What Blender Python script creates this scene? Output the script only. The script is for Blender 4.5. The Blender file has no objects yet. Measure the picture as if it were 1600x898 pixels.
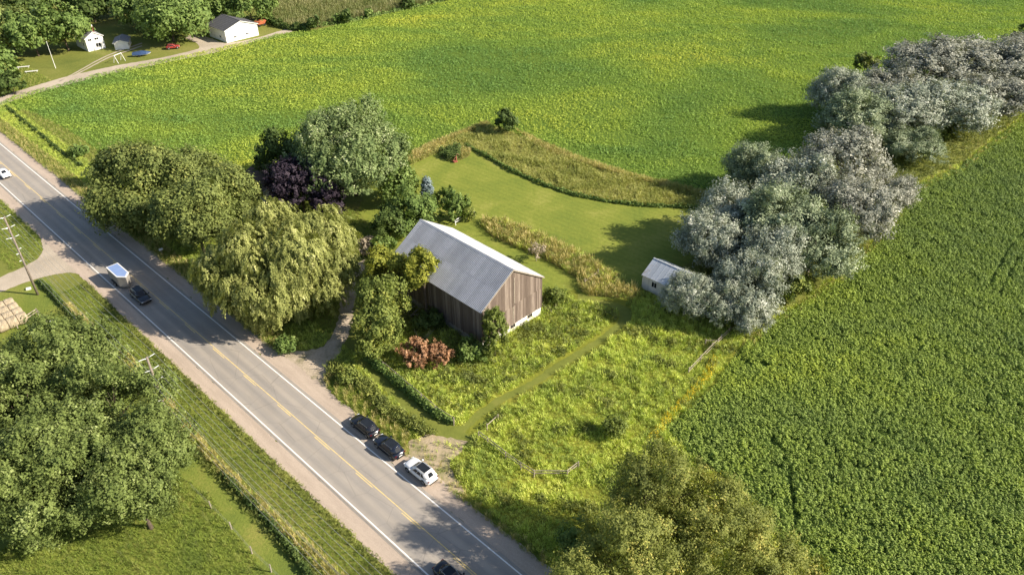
import bpy, math, random
import numpy as np
from mathutils import Vector, Matrix
from mathutils.geometry import tessellate_polygon

SC = bpy.context.scene
COL = SC.collection
R = math.radians
rng = np.random.default_rng(7)
random.seed(7)

# ------------------------------------------------------------------ camera
FPX, PITCH, CAMH, ROLL = 1191.7, R(34.322), 72.73, R(-0.607)
cam_data = bpy.data.cameras.new('camera')
cam = bpy.data.objects.new('camera', cam_data)
COL.objects.link(cam)
cam.matrix_world = Matrix.Translation((0, 0, CAMH)) @ Matrix.Rotation(math.pi / 2 - PITCH, 4, 'X') @ Matrix.Rotation(ROLL, 4, 'Z')
cam_data.sensor_width = 36
cam_data.lens = 36 * FPX / 1600
cam_data.clip_start = 1
cam_data.clip_end = 6000
SC.camera = cam

# ------------------------------------------------------------------ world and sun
SUN_AZ, SUN_EL = R(-10), R(31)       # azimuth counted from +X
world = bpy.data.worlds.new('World')
SC.world = world
world.use_nodes = True
wn = world.node_tree
sky = wn.nodes.new('ShaderNodeTexSky')
sky.sky_type = 'NISHITA'
sky.sun_disc = False
sky.sun_elevation = SUN_EL
sky.sun_rotation = math.pi / 2 - SUN_AZ
sky.air_density = 1.0
sky.dust_density = 1.2
bg = wn.nodes['Background']
bg.inputs['Strength'].default_value = 0.080
wn.links.new(sky.outputs[0], bg.inputs['Color'])
sun_data = bpy.data.lights.new('sun', 'SUN')
sun_data.energy = 5.0
sun_data.angle = R(0.53)
sun_data.color = (1.0, 0.90, 0.75)
sun = bpy.data.objects.new('sun', sun_data)
COL.objects.link(sun)
sdir = Vector((math.cos(SUN_EL) * math.cos(SUN_AZ), math.cos(SUN_EL) * math.sin(SUN_AZ), math.sin(SUN_EL)))
sun.rotation_euler = sdir.to_track_quat('Z', 'Y').to_euler()
sun.location = (100, -20, 120)
SC.view_settings.view_transform = 'Standard'
SC.view_settings.look = 'None'
SC.view_settings.gamma = 1
SC.view_settings.exposure = 0.95

# ------------------------------------------------------------------ surveying helpers
def G(px, py, z=0.0):
    """point at height z seen at photo pixel (px, py); used as a survey of the site"""
    x = (px - 800) / FPX
    y = -(py - 449) / FPX
    c, s = math.cos(ROLL), math.sin(ROLL)
    x, y = c * x - s * y, s * x + c * y
    r = (x, math.cos(PITCH) + y * math.sin(PITCH), -math.sin(PITCH) + y * math.cos(PITCH))
    t = (CAMH - z) / -r[2]
    return Vector((r[0] * t, r[1] * t, z))

def dist(p):
    return math.sqrt(p[0] ** 2 + p[1] ** 2 + (CAMH - p[2]) ** 2)

RA = R(-44.167)
RD = np.array([math.cos(RA), math.sin(RA)])       # along the road, towards the lower right
RN = np.array([-math.sin(RA), math.cos(RA)])      # across it, towards the barn

def road(s, off, z=0.0):
    p = RD * s + RN * off
    return Vector((p[0], p[1], z))

# ------------------------------------------------------------------ object helpers
def tag(o, label=None, cat=None, group=None, kind=None):
    if label: o['label'] = label
    if cat: o['category'] = cat
    if group: o['group'] = group
    if kind: o['kind'] = kind
    return o

def empty(name, loc, rz=0.0):
    o = bpy.data.objects.new(name, None)
    COL.objects.link(o)
    o.location = loc
    o.rotation_euler = (0, 0, rz)
    o.empty_display_size = 0.5
    return o

def link(name, me, parent=None):
    o = bpy.data.objects.new(name, me)
    COL.objects.link(o)
    if parent is not None: o.parent = parent
    return o

class MB:
    """collects faces, then links them as one mesh object"""
    def __init__(self): self.v = []; self.f = []
    def add(self, vs, fs):
        b = len(self.v)
        self.v += [tuple(v) for v in vs]
        self.f += [tuple(b + i for i in f) for f in fs]
        return self
    def box(self, x0, y0, z0, x1, y1, z1):
        vs = [(x0, y0, z0), (x1, y0, z0), (x1, y1, z0), (x0, y1, z0), (x0, y0, z1), (x1, y0, z1), (x1, y1, z1), (x0, y1, z1)]
        return self.add(vs, [(0, 3, 2, 1), (4, 5, 6, 7), (0, 1, 5, 4), (1, 2, 6, 5), (2, 3, 7, 6), (3, 0, 4, 7)])
    def quadprism(self, pts, nrm, t):
        """flat polygon given thickness t along nrm"""
        n = Vector(nrm).normalized() * t
        k = len(pts)
        vs = [Vector(p) for p in pts] + [Vector(p) - n for p in pts]
        fs = [tuple(range(k)), tuple(reversed(range(k, 2 * k)))]
        fs += [(i, k + i, k + (i + 1) % k, (i + 1) % k) for i in range(k)]
        return self.add(vs, fs)
    def tube(self, pts, rads, n=8, cap=True):
        pts = [Vector(p) for p in pts]
        if not hasattr(rads, '__len__'): rads = [rads] * len(pts)
        vs = []; fs = []
        for i, p in enumerate(pts):
            a = pts[max(0, i - 1)]; b = pts[min(len(pts) - 1, i + 1)]
            t = (b - a).normalized()
            ref = Vector((0, 0, 1)) if abs(t.z) < 0.9 else Vector((1, 0, 0))
            u = t.cross(ref).normalized(); w = t.cross(u)
            for k in range(n):
                an = 2 * math.pi * k / n
                vs.append(p + (u * math.cos(an) + w * math.sin(an)) * rads[i])
        for i in range(len(pts) - 1):
            for k in range(n):
                fs.append((i * n + k, i * n + (k + 1) % n, (i + 1) * n + (k + 1) % n, (i + 1) * n + k))
        if cap:
            fs.append(tuple(range(n))[::-1]); fs.append(tuple((len(pts) - 1) * n + k for k in range(n)))
        return self.add(vs, fs)
    def mesh(self, name, m, smooth=False):
        me = bpy.data.meshes.new(name)
        me.from_pydata(self.v, [], self.f)
        if m: me.materials.append(m)
        if smooth: me.polygons.foreach_set('use_smooth', [True] * len(me.polygons))
        me.update()
        return me
    def build(self, name, m, parent=None, smooth=False):
        return link(name, self.mesh(name, m, smooth), parent)

def tris_mesh(name, T, m):
    """T: (N,3,3) separate triangles"""
    n = len(T)
    me = bpy.data.meshes.new(name)
    me.vertices.add(3 * n)
    me.vertices.foreach_set('co', np.ascontiguousarray(T, dtype=np.float32).ravel())
    me.loops.add(3 * n)
    me.loops.foreach_set('vertex_index', np.arange(3 * n, dtype=np.int32))
    me.polygons.add(n)
    me.polygons.foreach_set('loop_start', np.arange(0, 3 * n, 3, dtype=np.int32))
    me.polygons.foreach_set('loop_total', np.full(n, 3, dtype=np.int32))
    if m: me.materials.append(m)
    me.update(calc_edges=True)
    return me

def copy_tree(o, parent=None):
    c = o.copy(); COL.objects.link(c)
    if parent is not None: c.parent = parent
    for ch in list(o.children):
        copy_tree(ch, c)
    return c

# ------------------------------------------------------------------ materials
class Mat:
    def __init__(self, name):
        self.m = bpy.data.materials.new(name)
        self.m.use_nodes = True
        self.t = self.m.node_tree
        self.b = self.t.nodes['Principled BSDF']
        self.out = self.t.nodes['Material Output']
    def n(self, kind, **kw):
        nd = self.t.nodes.new(kind)
        for k, v in kw.items():
            if k in nd.inputs: nd.inputs[k].default_value = v
            else: setattr(nd, k, v)
        return nd
    def l(self, a, b): self.t.links.new(a, b)
    def coord(self, which='Position', scale=(1, 1, 1)):
        if which == 'Position': o = self.n('ShaderNodeNewGeometry').outputs['Position']
        else: o = self.n('ShaderNodeTexCoord').outputs['Object']
        mp = self.n('ShaderNodeMapping'); mp.inputs['Scale'].default_value = scale
        self.l(o, mp.inputs[0])
        return mp.outputs[0]
    def noise(self, vec, scale, detail=3, rough=0.55, dist=0.0):
        nd = self.n('ShaderNodeTexNoise')
        nd.inputs['Scale'].default_value = scale
        nd.inputs['Detail'].default_value = detail
        nd.inputs['Roughness'].default_value = rough
        nd.inputs['Distortion'].default_value = dist
        self.l(vec, nd.inputs['Vector'])
        return nd.outputs['Fac']
    def ramp(self, fac, stops):
        nd = self.n('ShaderNodeValToRGB')
        cr = nd.color_ramp
        while len(cr.elements) < len(stops): cr.elements.new(0.5)
        for e, (p, c) in zip(cr.elements, stops):
            e.position = p
            e.color = (c, c, c, 1) if not hasattr(c, '__len__') else (*c, 1)
        self.l(fac, nd.inputs[0])
        return nd.outputs[0]
    def mix(self, fac, a, b, mode='MIX'):
        nd = self.n('ShaderNodeMix', data_type='RGBA', blend_type=mode)
        for i, v in ((0, fac), (6, a), (7, b)):
            if isinstance(v, (int, float)): nd.inputs[i].default_value = v
            elif isinstance(v, tuple): nd.inputs[i].default_value = (*v, 1)
            else: self.l(v, nd.inputs[i])
        return nd.outputs[2]
    def bump(self, h, strength, distance=0.1):
        nd = self.n('ShaderNodeBump')
        nd.inputs['Strength'].default_value = strength
        nd.inputs['Distance'].default_value = distance
        self.l(h, nd.inputs['Height'])
        self.l(nd.outputs[0], self.b.inputs['Normal'])
    def base(self, c):
        if isinstance(c, tuple): self.b.inputs['Base Color'].default_value = (*c, 1)
        else: self.l(c, self.b.inputs['Base Color'])
    def set(self, rough=0.8, spec=0.3, metal=0.0):
        self.b.inputs['Roughness'].default_value = rough
        self.b.inputs['Specular IOR Level'].default_value = spec
        self.b.inputs['Metallic'].default_value = metal
        return self

def M_plain(name, c, c2=None, scale=2.0, rough=0.7, spec=0.3, metal=0.0, which='Position', stretch=(1, 1, 1), bump=0.0):
    m = Mat(name)
    v = m.coord(which, stretch)
    f = m.noise(v, scale, 5)
    c2 = c2 or tuple(x * 0.75 for x in c)
    m.base(m.ramp(f, [(0.3, c), (0.7, c2)]))
    if bump: m.bump(f, bump, 0.05)
    return m.set(rough, spec, metal).m

def M_leaf(name, dark, light, accent=None, trans=0.24, gain=1.85, nscale=0.35, rough=0.6, spec=0.14, accent_at=0.84):
    """foliage: every leaf a colour of its own, with clumps leaning one way or the other"""
    dark, light = tuple(x * gain for x in dark), tuple(x * gain for x in light)
    if accent: accent = tuple(min(.7, x * gain) for x in accent)
    m = Mat(name)
    g = m.n('ShaderNodeNewGeometry')
    nz = m.noise(m.coord(), nscale, 2)
    a = m.n('ShaderNodeMath', operation='MULTIPLY_ADD'); a.inputs[1].default_value = 0.34; a.inputs[2].default_value = 0.06
    m.l(g.outputs['Random Per Island'], a.inputs[0])
    b = m.n('ShaderNodeMath', operation='MULTIPLY_ADD'); b.inputs[1].default_value = 0.9
    m.l(nz, b.inputs[0]); m.l(a.outputs[0], b.inputs[2])
    stops = [(0.3, dark), (0.85, light)]
    if accent: stops.append((min(1.0, accent_at + 0.1), accent))
    col = m.ramp(b.outputs[0], stops)
    m.base(col); m.set(rough, spec)
    tr = m.n('ShaderNodeBsdfTranslucent')
    tc = m.mix(1.0, col, (1.0, 1.05, 0.45), 'MULTIPLY')
    m.l(tc, tr.inputs[0])
    mx = m.n('ShaderNodeMixShader'); mx.inputs[0].default_value = trans
    m.l(m.b.outputs[0], mx.inputs[1]); m.l(tr.outputs[0], mx.inputs[2])
    m.l(mx.outputs[0], m.out.inputs['Surface'])
    return m.m

def M_tuft(name, cols, patch=0.05, fine=0.6, trans=0.3, patch_w=0.9, gain=1.6, fw=0.35, rw=0.22, iw=0.12, stretch=(1, 1, 1), det=3):
    """ground plants: colour drifts in patches over the land, each plant slightly different"""
    cols = [tuple(min(.75, x * gain) for x in c) for c in cols]
    m = Mat(name)
    g = m.n('ShaderNodeNewGeometry')
    oi = m.n('ShaderNodeObjectInfo')
    pos = m.coord('Position', stretch)
    n1 = m.noise(pos, patch, det, 0.6, 0.6)
    n2 = m.noise(pos, fine, 2)
    a = m.n('ShaderNodeMath', operation='MULTIPLY_ADD'); a.inputs[1].default_value = patch_w * 1.0
    m.l(n1, a.inputs[0])
    b = m.n('ShaderNodeMath', operation='MULTIPLY_ADD'); b.inputs[1].default_value = fw; b.inputs[2].default_value = .47 - (patch_w + fw + rw) * .5
    m.l(n2, b.inputs[0]); m.l(b.outputs[0], a.inputs[2])
    c = m.n('ShaderNodeMath', operation='MULTIPLY_ADD'); c.inputs[1].default_value = rw
    m.l(oi.outputs['Random'], c.inputs[0]); m.l(a.outputs[0], c.inputs[2])
    e = m.n('ShaderNodeMath', operation='MULTIPLY_ADD'); e.inputs[1].default_value = iw
    m.l(g.outputs['Random Per Island'], e.inputs[0]); m.l(c.outputs[0], e.inputs[2])
    n = len(cols)
    col = m.ramp(e.outputs[0], [(0.3 + 0.5 * i / (n - 1), cc) for i, cc in enumerate(cols)])
    m.base(col); m.set(0.65, 0.2)
    tr = m.n('ShaderNodeBsdfTranslucent')
    tc = m.mix(1.0, col, (1.0, 1.05, 0.45), 'MULTIPLY'); m.l(tc, tr.inputs[0])
    mx = m.n('ShaderNodeMixShader'); mx.inputs[0].default_value = trans
    m.l(m.b.outputs[0], mx.inputs[1]); m.l(tr.outputs[0], mx.inputs[2])
    m.l(mx.outputs[0], m.out.inputs['Surface'])
    return m.m

def M_ground(name, cols, patch=0.06, fine=1.5, bump=0.6, stripes=None):
    m = Mat(name)
    pos = m.coord()
    n1 = m.noise(pos, patch, 5, 0.6, 0.5)
    n2 = m.noise(pos, fine, 4, 0.7)
    a = m.n('ShaderNodeMath', operation='MULTIPLY_ADD'); a.inputs[1].default_value = 0.5
    m.l(n2, a.inputs[0])
    b = m.n('ShaderNodeMath', operation='MULTIPLY_ADD'); b.inputs[1].default_value = 0.9; b.inputs[2].default_value = -0.2
    m.l(n1, b.inputs[0]); m.l(b.outputs[0], a.inputs[2])
    n = len(cols)
    col = m.ramp(a.outputs[0], [(0.3 + 0.45 * i / (n - 1), cc) for i, cc in enumerate(cols)])
    if stripes:
        ang, per, amt = stripes
        mp = m.n('ShaderNodeMapping'); mp.inputs['Rotation'].default_value = (0, 0, ang)
        m.l(m.n('ShaderNodeNewGeometry').outputs['Position'], mp.inputs[0])
        w = m.n('ShaderNodeTexWave'); w.inputs['Scale'].default_value = 0.314 / per; w.inputs['Distortion'].default_value = 0.6
        w.inputs['Detail'].default_value = 1; w.inputs['Detail Scale'].default_value = 0.2
        m.l(mp.outputs[0], w.inputs['Vector'])
        k = m.ramp(w.outputs['Fac'], [(0.0, 1 - amt), (1.0, 1 + amt)])
        col = m.mix(1.0, col, k, 'MULTIPLY')
    m.base(col); m.set(0.9, 0.1)
    m.bump(n2, bump, 0.15)
    return m.m

MT = {}
_a, _b = G(765, 262), G(960, 332)
STRIPE = -(math.degrees(math.atan2(_b.y - _a.y, _b.x - _a.x)) + 90)
MT['ground'] = M_ground('ground_grass', [(0.11, 0.135, 0.03), (0.17, 0.185, 0.04), (0.24, 0.225, 0.07)])
MT['soil'] = M_ground('field_soil_and_stems', [(0.03, 0.055, 0.010), (0.05, 0.085, 0.015), (0.07, 0.10, 0.02)])
MT['north'] = M_ground('north_field_base', [(0.07, 0.12, 0.02), (0.10, 0.155, 0.022), (0.15, 0.19, 0.022)], patch=0.02)
MT['lawn'] = M_ground('mown_lawn', [(0.13, 0.172, 0.030), (0.19, 0.218, 0.037), (0.275, 0.275, 0.065)], patch=0.10, fine=1.6, bump=0.4, stripes=(R(STRIPE), 1.35, 0.042))
MT['lawn2'] = M_ground('mown_verge', [(0.105, 0.145, 0.03), (0.16, 0.195, 0.036), (0.25, 0.24, 0.06)], patch=0.15, fine=3.0, bump=0.6)
MT['strip'] = M_ground('rough_grass', [(0.13, 0.13, 0.035), (0.18, 0.17, 0.05), (0.24, 0.22, 0.08)], patch=0.1)
MT['meadow'] = M_ground('meadow_ground', [(0.13, 0.15, 0.022), (0.20, 0.21, 0.03), (0.28, 0.26, 0.04)], patch=0.12)
MT['path'] = M_ground('mown_path', [(0.13, 0.15, 0.03), (0.16, 0.18, 0.036), (0.21, 0.205, 0.05)], patch=0.2, bump=0.3)
MT['dirt'] = M_ground('bare_dirt', [(0.20, 0.20, 0.08), (0.36, 0.29, 0.19), (0.46, 0.37, 0.26)], patch=0.25, fine=2.0, bump=0.6)
MT['gravel'] = M_ground('gravel', [(0.34, 0.29, 0.225), (0.43, 0.365, 0.285), (0.50, 0.43, 0.34)], patch=0.15, fine=6, bump=0.4)

MT['track'] = M_ground('driveway_gravel_and_dirt', [(0.18, 0.17, 0.09), (0.36, 0.30, 0.22), (0.46, 0.38, 0.29), (0.50, 0.42, 0.33)], patch=0.4, fine=3, bump=0.6)
def asphalt():
    m = Mat('worn_asphalt')
    v = m.coord('Object', (0.02, 1, 1))
    lane = m.noise(v, 0.9, 4, 0.6)
    v2 = m.coord('Object', (0.5, 1, 1))
    n2 = m.noise(v2, 0.35, 5, 0.65)
    n3 = m.noise(m.coord('Object'), 14, 3, 0.7)
    c = m.ramp(lane, [(0.3, (0.262, 0.238, 0.208)), (0.5, (0.32, 0.288, 0.25)), (0.7, (0.375, 0.335, 0.288))])
    c = m.mix(0.35, c, m.ramp(n2, [(0.3, (0.25, 0.225, 0.20)), (0.7, (0.39, 0.35, 0.305))]))
    c = m.mix(0.5, c, m.ramp(n3, [(0.3, 0.75), (0.7, 1.2)]), 'MULTIPLY')
    sx = m.n('ShaderNodeSeparateXYZ'); m.l(m.coord('Object'), sx.inputs[0])
    w = m.n('ShaderNodeMath', operation='MULTIPLY_ADD'); w.inputs[1].default_value = 2 * math.pi / 1.75; w.inputs[2].default_value = -33.55 * 2 * math.pi / 1.75
    m.l(sx.outputs['Y'], w.inputs[0])
    cs = m.n('ShaderNodeMath', operation='COSINE'); m.l(w.outputs[0], cs.inputs[0])
    k = m.n('ShaderNodeMath', operation='MULTIPLY_ADD'); k.inputs[1].default_value = .5; k.inputs[2].default_value = .5; m.l(cs.outputs[0], k.inputs[0])
    c = m.mix(1.0, c, m.ramp(k.outputs[0], [(0.0, (0.91, 0.92, 0.94)), (1.0, (1.05, 1.04, 1.02))]), 'MULTIPLY')
    vo = m.n('ShaderNodeTexVoronoi', feature='DISTANCE_TO_EDGE'); vo.inputs['Scale'].default_value = .22
    m.l(m.coord('Object', (1, .8, 1)), vo.inputs['Vector'])
    c = m.mix(m.ramp(vo.outputs['Distance'], [(0.0, 0.4), (0.008, 0.0)]), c, (0.12, 0.11, 0.10))
    m.base(c); m.set(0.85, 0.25); m.bump(n3, 0.25, 0.02)
    return m.m
MT['asphalt'] = asphalt()
def shoulder():
    m = Mat('pinkish_gravel_shoulder')
    v = m.coord('Object', (0.15, 1, 1)); n1 = m.noise(v, 0.8, 5, 0.65)
    n3 = m.noise(m.coord('Object'), 9, 4, 0.75)
    c = m.ramp(n1, [(0.3, (0.37, 0.30, 0.24)), (0.7, (0.49, 0.40, 0.32))])
    c = m.mix(0.7, c, m.ramp(n3, [(0.25, 0.7), (0.75, 1.25)]), 'MULTIPLY')
    m.base(c); m.set(0.95, 0.1); m.bump(n3, 0.5, 0.04)
    return m.m
MT['shoulder'] = shoulder()
def paint(name, c, under, thr):
    m = Mat(name)
    n = m.noise(m.coord('Object', (0.4, 1, 1)), 7, 5, 0.8)
    m.base(m.ramp(n, [(thr - 0.08, under), (thr + 0.08, c)])); m.set(0.7, 0.3)
    return m.m
MT['dark_joint'] = M_plain('tarred_joint', (0.12, 0.11, 0.10), (0.2, 0.18, 0.16), 1.5, 0.8, 0.3)
MT['white_line'] = paint('white_road_paint', (0.78, 0.76, 0.72), (0.45, 0.42, 0.38), 0.38)
MT['yellow_line'] = paint('yellow_road_paint', (0.78, 0.58, 0.20), (0.50, 0.41, 0.26), 0.47)

def boards_mat(name, cols, rough=0.85):
    m = Mat(name)
    g = m.n('ShaderNodeNewGeometry')
    n = m.noise(m.coord('Object', (6, 6, 0.35)), 1.5, 5, 0.7)
    a = m.n('ShaderNodeMath', operation='MULTIPLY_ADD'); a.inputs[1].default_value = 0.4; a.inputs[2].default_value = 0.05
    m.l(g.outputs['Random Per Island'], a.inputs[0])
    b = m.n('ShaderNodeMath', operation='MULTIPLY_ADD'); b.inputs[1].default_value = 0.6
    m.l(n, b.inputs[0]); m.l(a.outputs[0], b.inputs[2])
    k = len(cols)
    m.base(m.ramp(b.outputs[0], [(0.15 + 0.7 * i / (k - 1), c) for i, c in enumerate(cols)]))
    m.set(rough, 0.15); m.bump(n, 0.4, 0.02)
    return m.m
MT['barn_board'] = boards_mat('weathered_barn_boards', [(0.064, 0.049, 0.040), (0.13, 0.099, 0.081), (0.185, 0.144, 0.119), (0.34, 0.28, 0.235)])
MT['white_board'] = boards_mat('white_painted_boards', [(0.5, 0.48, 0.45), (0.66, 0.64, 0.6), (0.72, 0.7, 0.66)])
MT['white_siding'] = boards_mat('clean_white_siding', [(0.7, 0.68, 0.66), (0.78, 0.77, 0.75), (0.82, 0.81, 0.79)])
MT['old_wood'] = M_plain('grey_weathered_wood', (0.42, 0.37, 0.30), (0.24, 0.20, 0.16), 4, 0.85, 0.1)
MT['pole_wood'] = M_plain('utility_pole_wood', (0.26, 0.22, 0.18), (0.17, 0.14, 0.115), 3, 0.85, 0.1)
MT['gap_shade'] = M_plain('gap_shade', (0.10, 0.075, 0.055), (0.05, 0.04, 0.03), 3, 0.85, 0.1)  # interior shade as colour, for the sheet behind the barn boards
def foundation():
    m = Mat('whitewashed_foundation')
    v = m.coord('Object'); n = m.noise(v, 1.6, 5, 0.7); vo = m.n('ShaderNodeTexVoronoi'); vo.inputs['Scale'].default_value = 2.2
    m.l(v, vo.inputs['Vector'])
    c = m.ramp(n, [(0.3, (0.82, 0.8, 0.75)), (0.6, (0.75, 0.72, 0.66)), (0.72, (0.45, 0.41, 0.35))])
    m.base(c); m.set(0.9, 0.2); m.bump(vo.outputs['Distance'], 0.5, 0.05)
    return m.m
MT['foundation'] = foundation()
MT['stone'] = M_plain('grey_stone_wall', (0.40, 0.37, 0.33), (0.2, 0.18, 0.16), 2.2, 0.9, 0.2, bump=0.5)
def roof_metal(name, c1, c2, rough=0.42, metal=0.55, rust=None):
    m = Mat(name)
    oi = m.n('ShaderNodeObjectInfo')
    n = m.noise(m.coord('Position'), 0.35, 5, 0.65)
    n2 = m.noise(m.coord('Position'), 3.0, 4, 0.7)
    c = m.ramp(n, [(0.3, c1), (0.7, c2)])
    c = m.mix(0.5, c, m.ramp(n2, [(0.3, 0.8), (0.7, 1.15)]), 'MULTIPLY')
    c = m.mix(0.8, c, m.ramp(oi.outputs['Random'], [(0.0, 0.80), (1.0, 1.12)]), 'MULTIPLY')
    if rust: c = m.mix(m.ramp(n, [(0.52, 0.0), (0.66, 0.7)]), c, rust)
    m.base(c); m.set(rough, 0.5, metal)
    return m.m
MT['tin'] = roof_metal('galvanised_roof_metal', (0.37, 0.385, 0.42), (0.47, 0.48, 0.51), 0.5, 0.3)
MT['shed_tin'] = roof_metal('shed_roof_metal', (0.48, 0.52, 0.56), (0.62, 0.65, 0.69), 0.45, 0.3, (0.36, 0.30, 0.25))
MT['shingle'] = M_plain('dark_grey_shingles', (0.12, 0.12, 0.13), (0.07, 0.07, 0.075), 4, 0.9, 0.2)
MT['brown_shingle'] = M_plain('brown_shingles', (0.17, 0.12, 0.09), (0.10, 0.07, 0.055), 4, 0.9, 0.2)
MT['grey_roof'] = M_plain('pale_grey_shingles', (0.3, 0.3, 0.31), (0.2, 0.2, 0.21), 4, 0.85, 0.2)
MT['glass'] = M_plain('dark_window_glass', (0.02, 0.024, 0.03), (0.015, 0.018, 0.022), 1, 0.04, 0.3)
MT['trim'] = M_plain('white_trim', (0.78, 0.77, 0.75), (0.7, 0.69, 0.66), 3, 0.6, 0.3)
MT['brick'] = M_plain('red_brick', (0.32, 0.10, 0.07), (0.2, 0.07, 0.05), 6, 0.9, 0.2)
MT['insulator'] = M_plain('pale_insulator', (0.72, 0.74, 0.74), (0.6, 0.62, 0.63), 3, 0.3, 0.5)
MT['cable'] = M_plain('bare_aluminium_cable', (0.48, 0.47, 0.43), (0.38, 0.37, 0.34), 1, 0.45, 0.5, 0.4)
MT['hay'] = M_plain('hay', (0.42, 0.35, 0.25), (0.27, 0.22, 0.15), 3.0, 0.95, 0.1, bump=0.8)
MT['twig'] = M_plain('grey_branch_bark', (0.30, 0.27, 0.23), (0.2, 0.17, 0.14), 3, 0.9, 0.1)
MT['bark'] = M_plain('brown_bark', (0.13, 0.10, 0.075), (0.07, 0.055, 0.04), 3, 0.9, 0.1, bump=0.5)
MT['rubber'] = M_plain('tyre_rubber', (0.025, 0.025, 0.026), (0.018, 0.018, 0.018), 4, 0.85, 0.2)
MT['rim'] = M_plain('alloy_rim', (0.42, 0.42, 0.43), (0.3, 0.3, 0.31), 4, 0.35, 0.5, 0.7)
MT['plastic'] = M_plain('black_plastic_trim', (0.02, 0.02, 0.021), (0.015, 0.015, 0.015), 4, 0.5, 0.4)
MT['lamp_red'] = M_plain('tail_light_red', (0.12, 0.008, 0.008), (0.08, 0.006, 0.006), 4, 0.2, 0.5)
MT['lamp_clear'] = M_plain('headlight_lens', (0.7, 0.72, 0.75), (0.55, 0.57, 0.6), 4, 0.12, 0.6)
MT['chrome'] = M_plain('satin_chrome', (0.6, 0.6, 0.62), (0.5, 0.5, 0.52), 3, 0.25, 0.5, 0.9)
def car_paint(name, c, rough=0.18, metal=0.0):
    m = Mat(name); n = m.noise(m.coord('Object'), 6, 3)
    m.base(m.mix(m.ramp(n, [(0.4, 0.0), (0.8, 0.12)]), c, tuple(min(1, x * 0.9 + 0.03) for x in c)))
    m.set(rough, 0.5, metal); m.b.inputs['Coat Weight'].default_value = 0.6; m.b.inputs['Coat Roughness'].default_value = 0.06
    return m.m
MT['black_paint'] = car_paint('black_car_paint', (0.012, 0.013, 0.018))
MT['navy_paint'] = car_paint('blue_black_car_paint', (0.010, 0.014, 0.026))
MT['white_paint'] = car_paint('white_car_paint', (0.80, 0.80, 0.80))
MT['grey_paint'] = car_paint('dark_grey_car_paint', (0.035, 0.038, 0.045), 0.25, 0.3)
MT['red_paint'] = car_paint('red_car_paint', (0.30, 0.04, 0.03))
MT['trailer_roof'] = M_plain('pale_blue_trailer_roof', (0.26, 0.36, 0.62), (0.22, 0.32, 0.56), 1.5, 0.35, 0.5, 0.1)
MT['trailer_side'] = M_plain('grey_trailer_side', (0.30, 0.28, 0.25), (0.24, 0.22, 0.2), 1.5, 0.45, 0.4)
MT['blue_tarp'] = M_plain('blue_tarp', (0.04, 0.08, 0.18), (0.03, 0.06, 0.14), 2, 0.6, 0.3)
MT['orange'] = M_plain('orange_painted_metal', (0.55, 0.17, 0.08), (0.45, 0.13, 0.06), 2, 0.6, 0.3)
MT['red'] = M_plain('faded_red_paint', (0.38, 0.12, 0.09), (0.26, 0.08, 0.06), 3, 0.5, 0.3)

# foliage
MT['lf_maple'] = M_leaf('silver_maple_leaves', (0.045, 0.075, 0.024), (0.14, 0.175, 0.07), (0.32, 0.34, 0.20))
MT['lf_left'] = M_leaf('left_tree_leaves', (0.04, 0.06, 0.016), (0.115, 0.145, 0.04), (0.20, 0.23, 0.09), gain=1.72)
MT['lf_locust'] = M_leaf('olive_locust_leaves', (0.045, 0.062, 0.018), (0.115, 0.135, 0.038), (0.20, 0.205, 0.06))
MT['lf_willow'] = M_leaf('willow_leaves', (0.08, 0.095, 0.026), (0.205, 0.215, 0.07), (0.38, 0.37, 0.17), trans=0.3)
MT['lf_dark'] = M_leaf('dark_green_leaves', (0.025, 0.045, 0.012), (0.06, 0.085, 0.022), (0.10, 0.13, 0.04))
MT['lf_mid'] = M_leaf('mid_green_leaves', (0.04, 0.07, 0.018), (0.10, 0.14, 0.036), (0.17, 0.21, 0.07))
MT['lf_purple'] = M_leaf('purple_leaves', (0.016, 0.012, 0.018), (0.036, 0.027, 0.037), (0.08, 0.062, 0.076), trans=0.05, gain=1.5)
MT['lf_yellow'] = M_leaf('yellow_green_leaves', (0.08, 0.095, 0.018), (0.18, 0.185, 0.03), (0.31, 0.28, 0.045), trans=0.3)
MT['lf_fresh'] = M_leaf('fresh_green_leaves', (0.05, 0.072, 0.018), (0.125, 0.148, 0.035), (0.22, 0.225, 0.055), trans=0.3)
MT['lf_poplar'] = M_leaf('silver_poplar_leaves', (0.055, 0.075, 0.05), (0.225, 0.24, 0.19), (0.40, 0.41, 0.34), trans=0.15, gain=1.85)
MT['lf_poplar_green'] = M_leaf('greener_poplar_leaves', (0.05, 0.07, 0.035), (0.17, 0.20, 0.12), (0.33, 0.35, 0.25), trans=0.15, gain=1.8)
MT['lf_poplar_grey'] = M_leaf('grey_brown_poplar_leaves', (0.056, 0.066, 0.05), (0.21, 0.212, 0.175), (0.38, 0.37, 0.31), trans=0.15, gain=1.75)
MT['lf_olive'] = M_leaf('olive_yellow_leaves', (0.055, 0.068, 0.019), (0.15, 0.164, 0.040), (0.30, 0.268, 0.075), trans=0.3)
MT['lf_rust'] = M_leaf('rusty_dead_leaves', (0.10, 0.055, 0.03), (0.23, 0.125, 0.068), (0.34, 0.22, 0.135), trans=0.2)
MT['lf_blue'] = M_leaf('blue_spruce_needles', (0.04, 0.06, 0.06), (0.10, 0.13, 0.135), (0.19, 0.23, 0.24), trans=0.05)
MT['lf_grey'] = M_leaf('grey_twiggy_leaves', (0.12, 0.10, 0.07), (0.24, 0.20, 0.15), (0.3, 0.26, 0.2), trans=0.2)
MT['lf_pale'] = M_leaf('pale_flower_heads', (0.16, 0.16, 0.08), (0.34, 0.31, 0.17), (0.45, 0.4, 0.25), trans=0.2)

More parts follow.
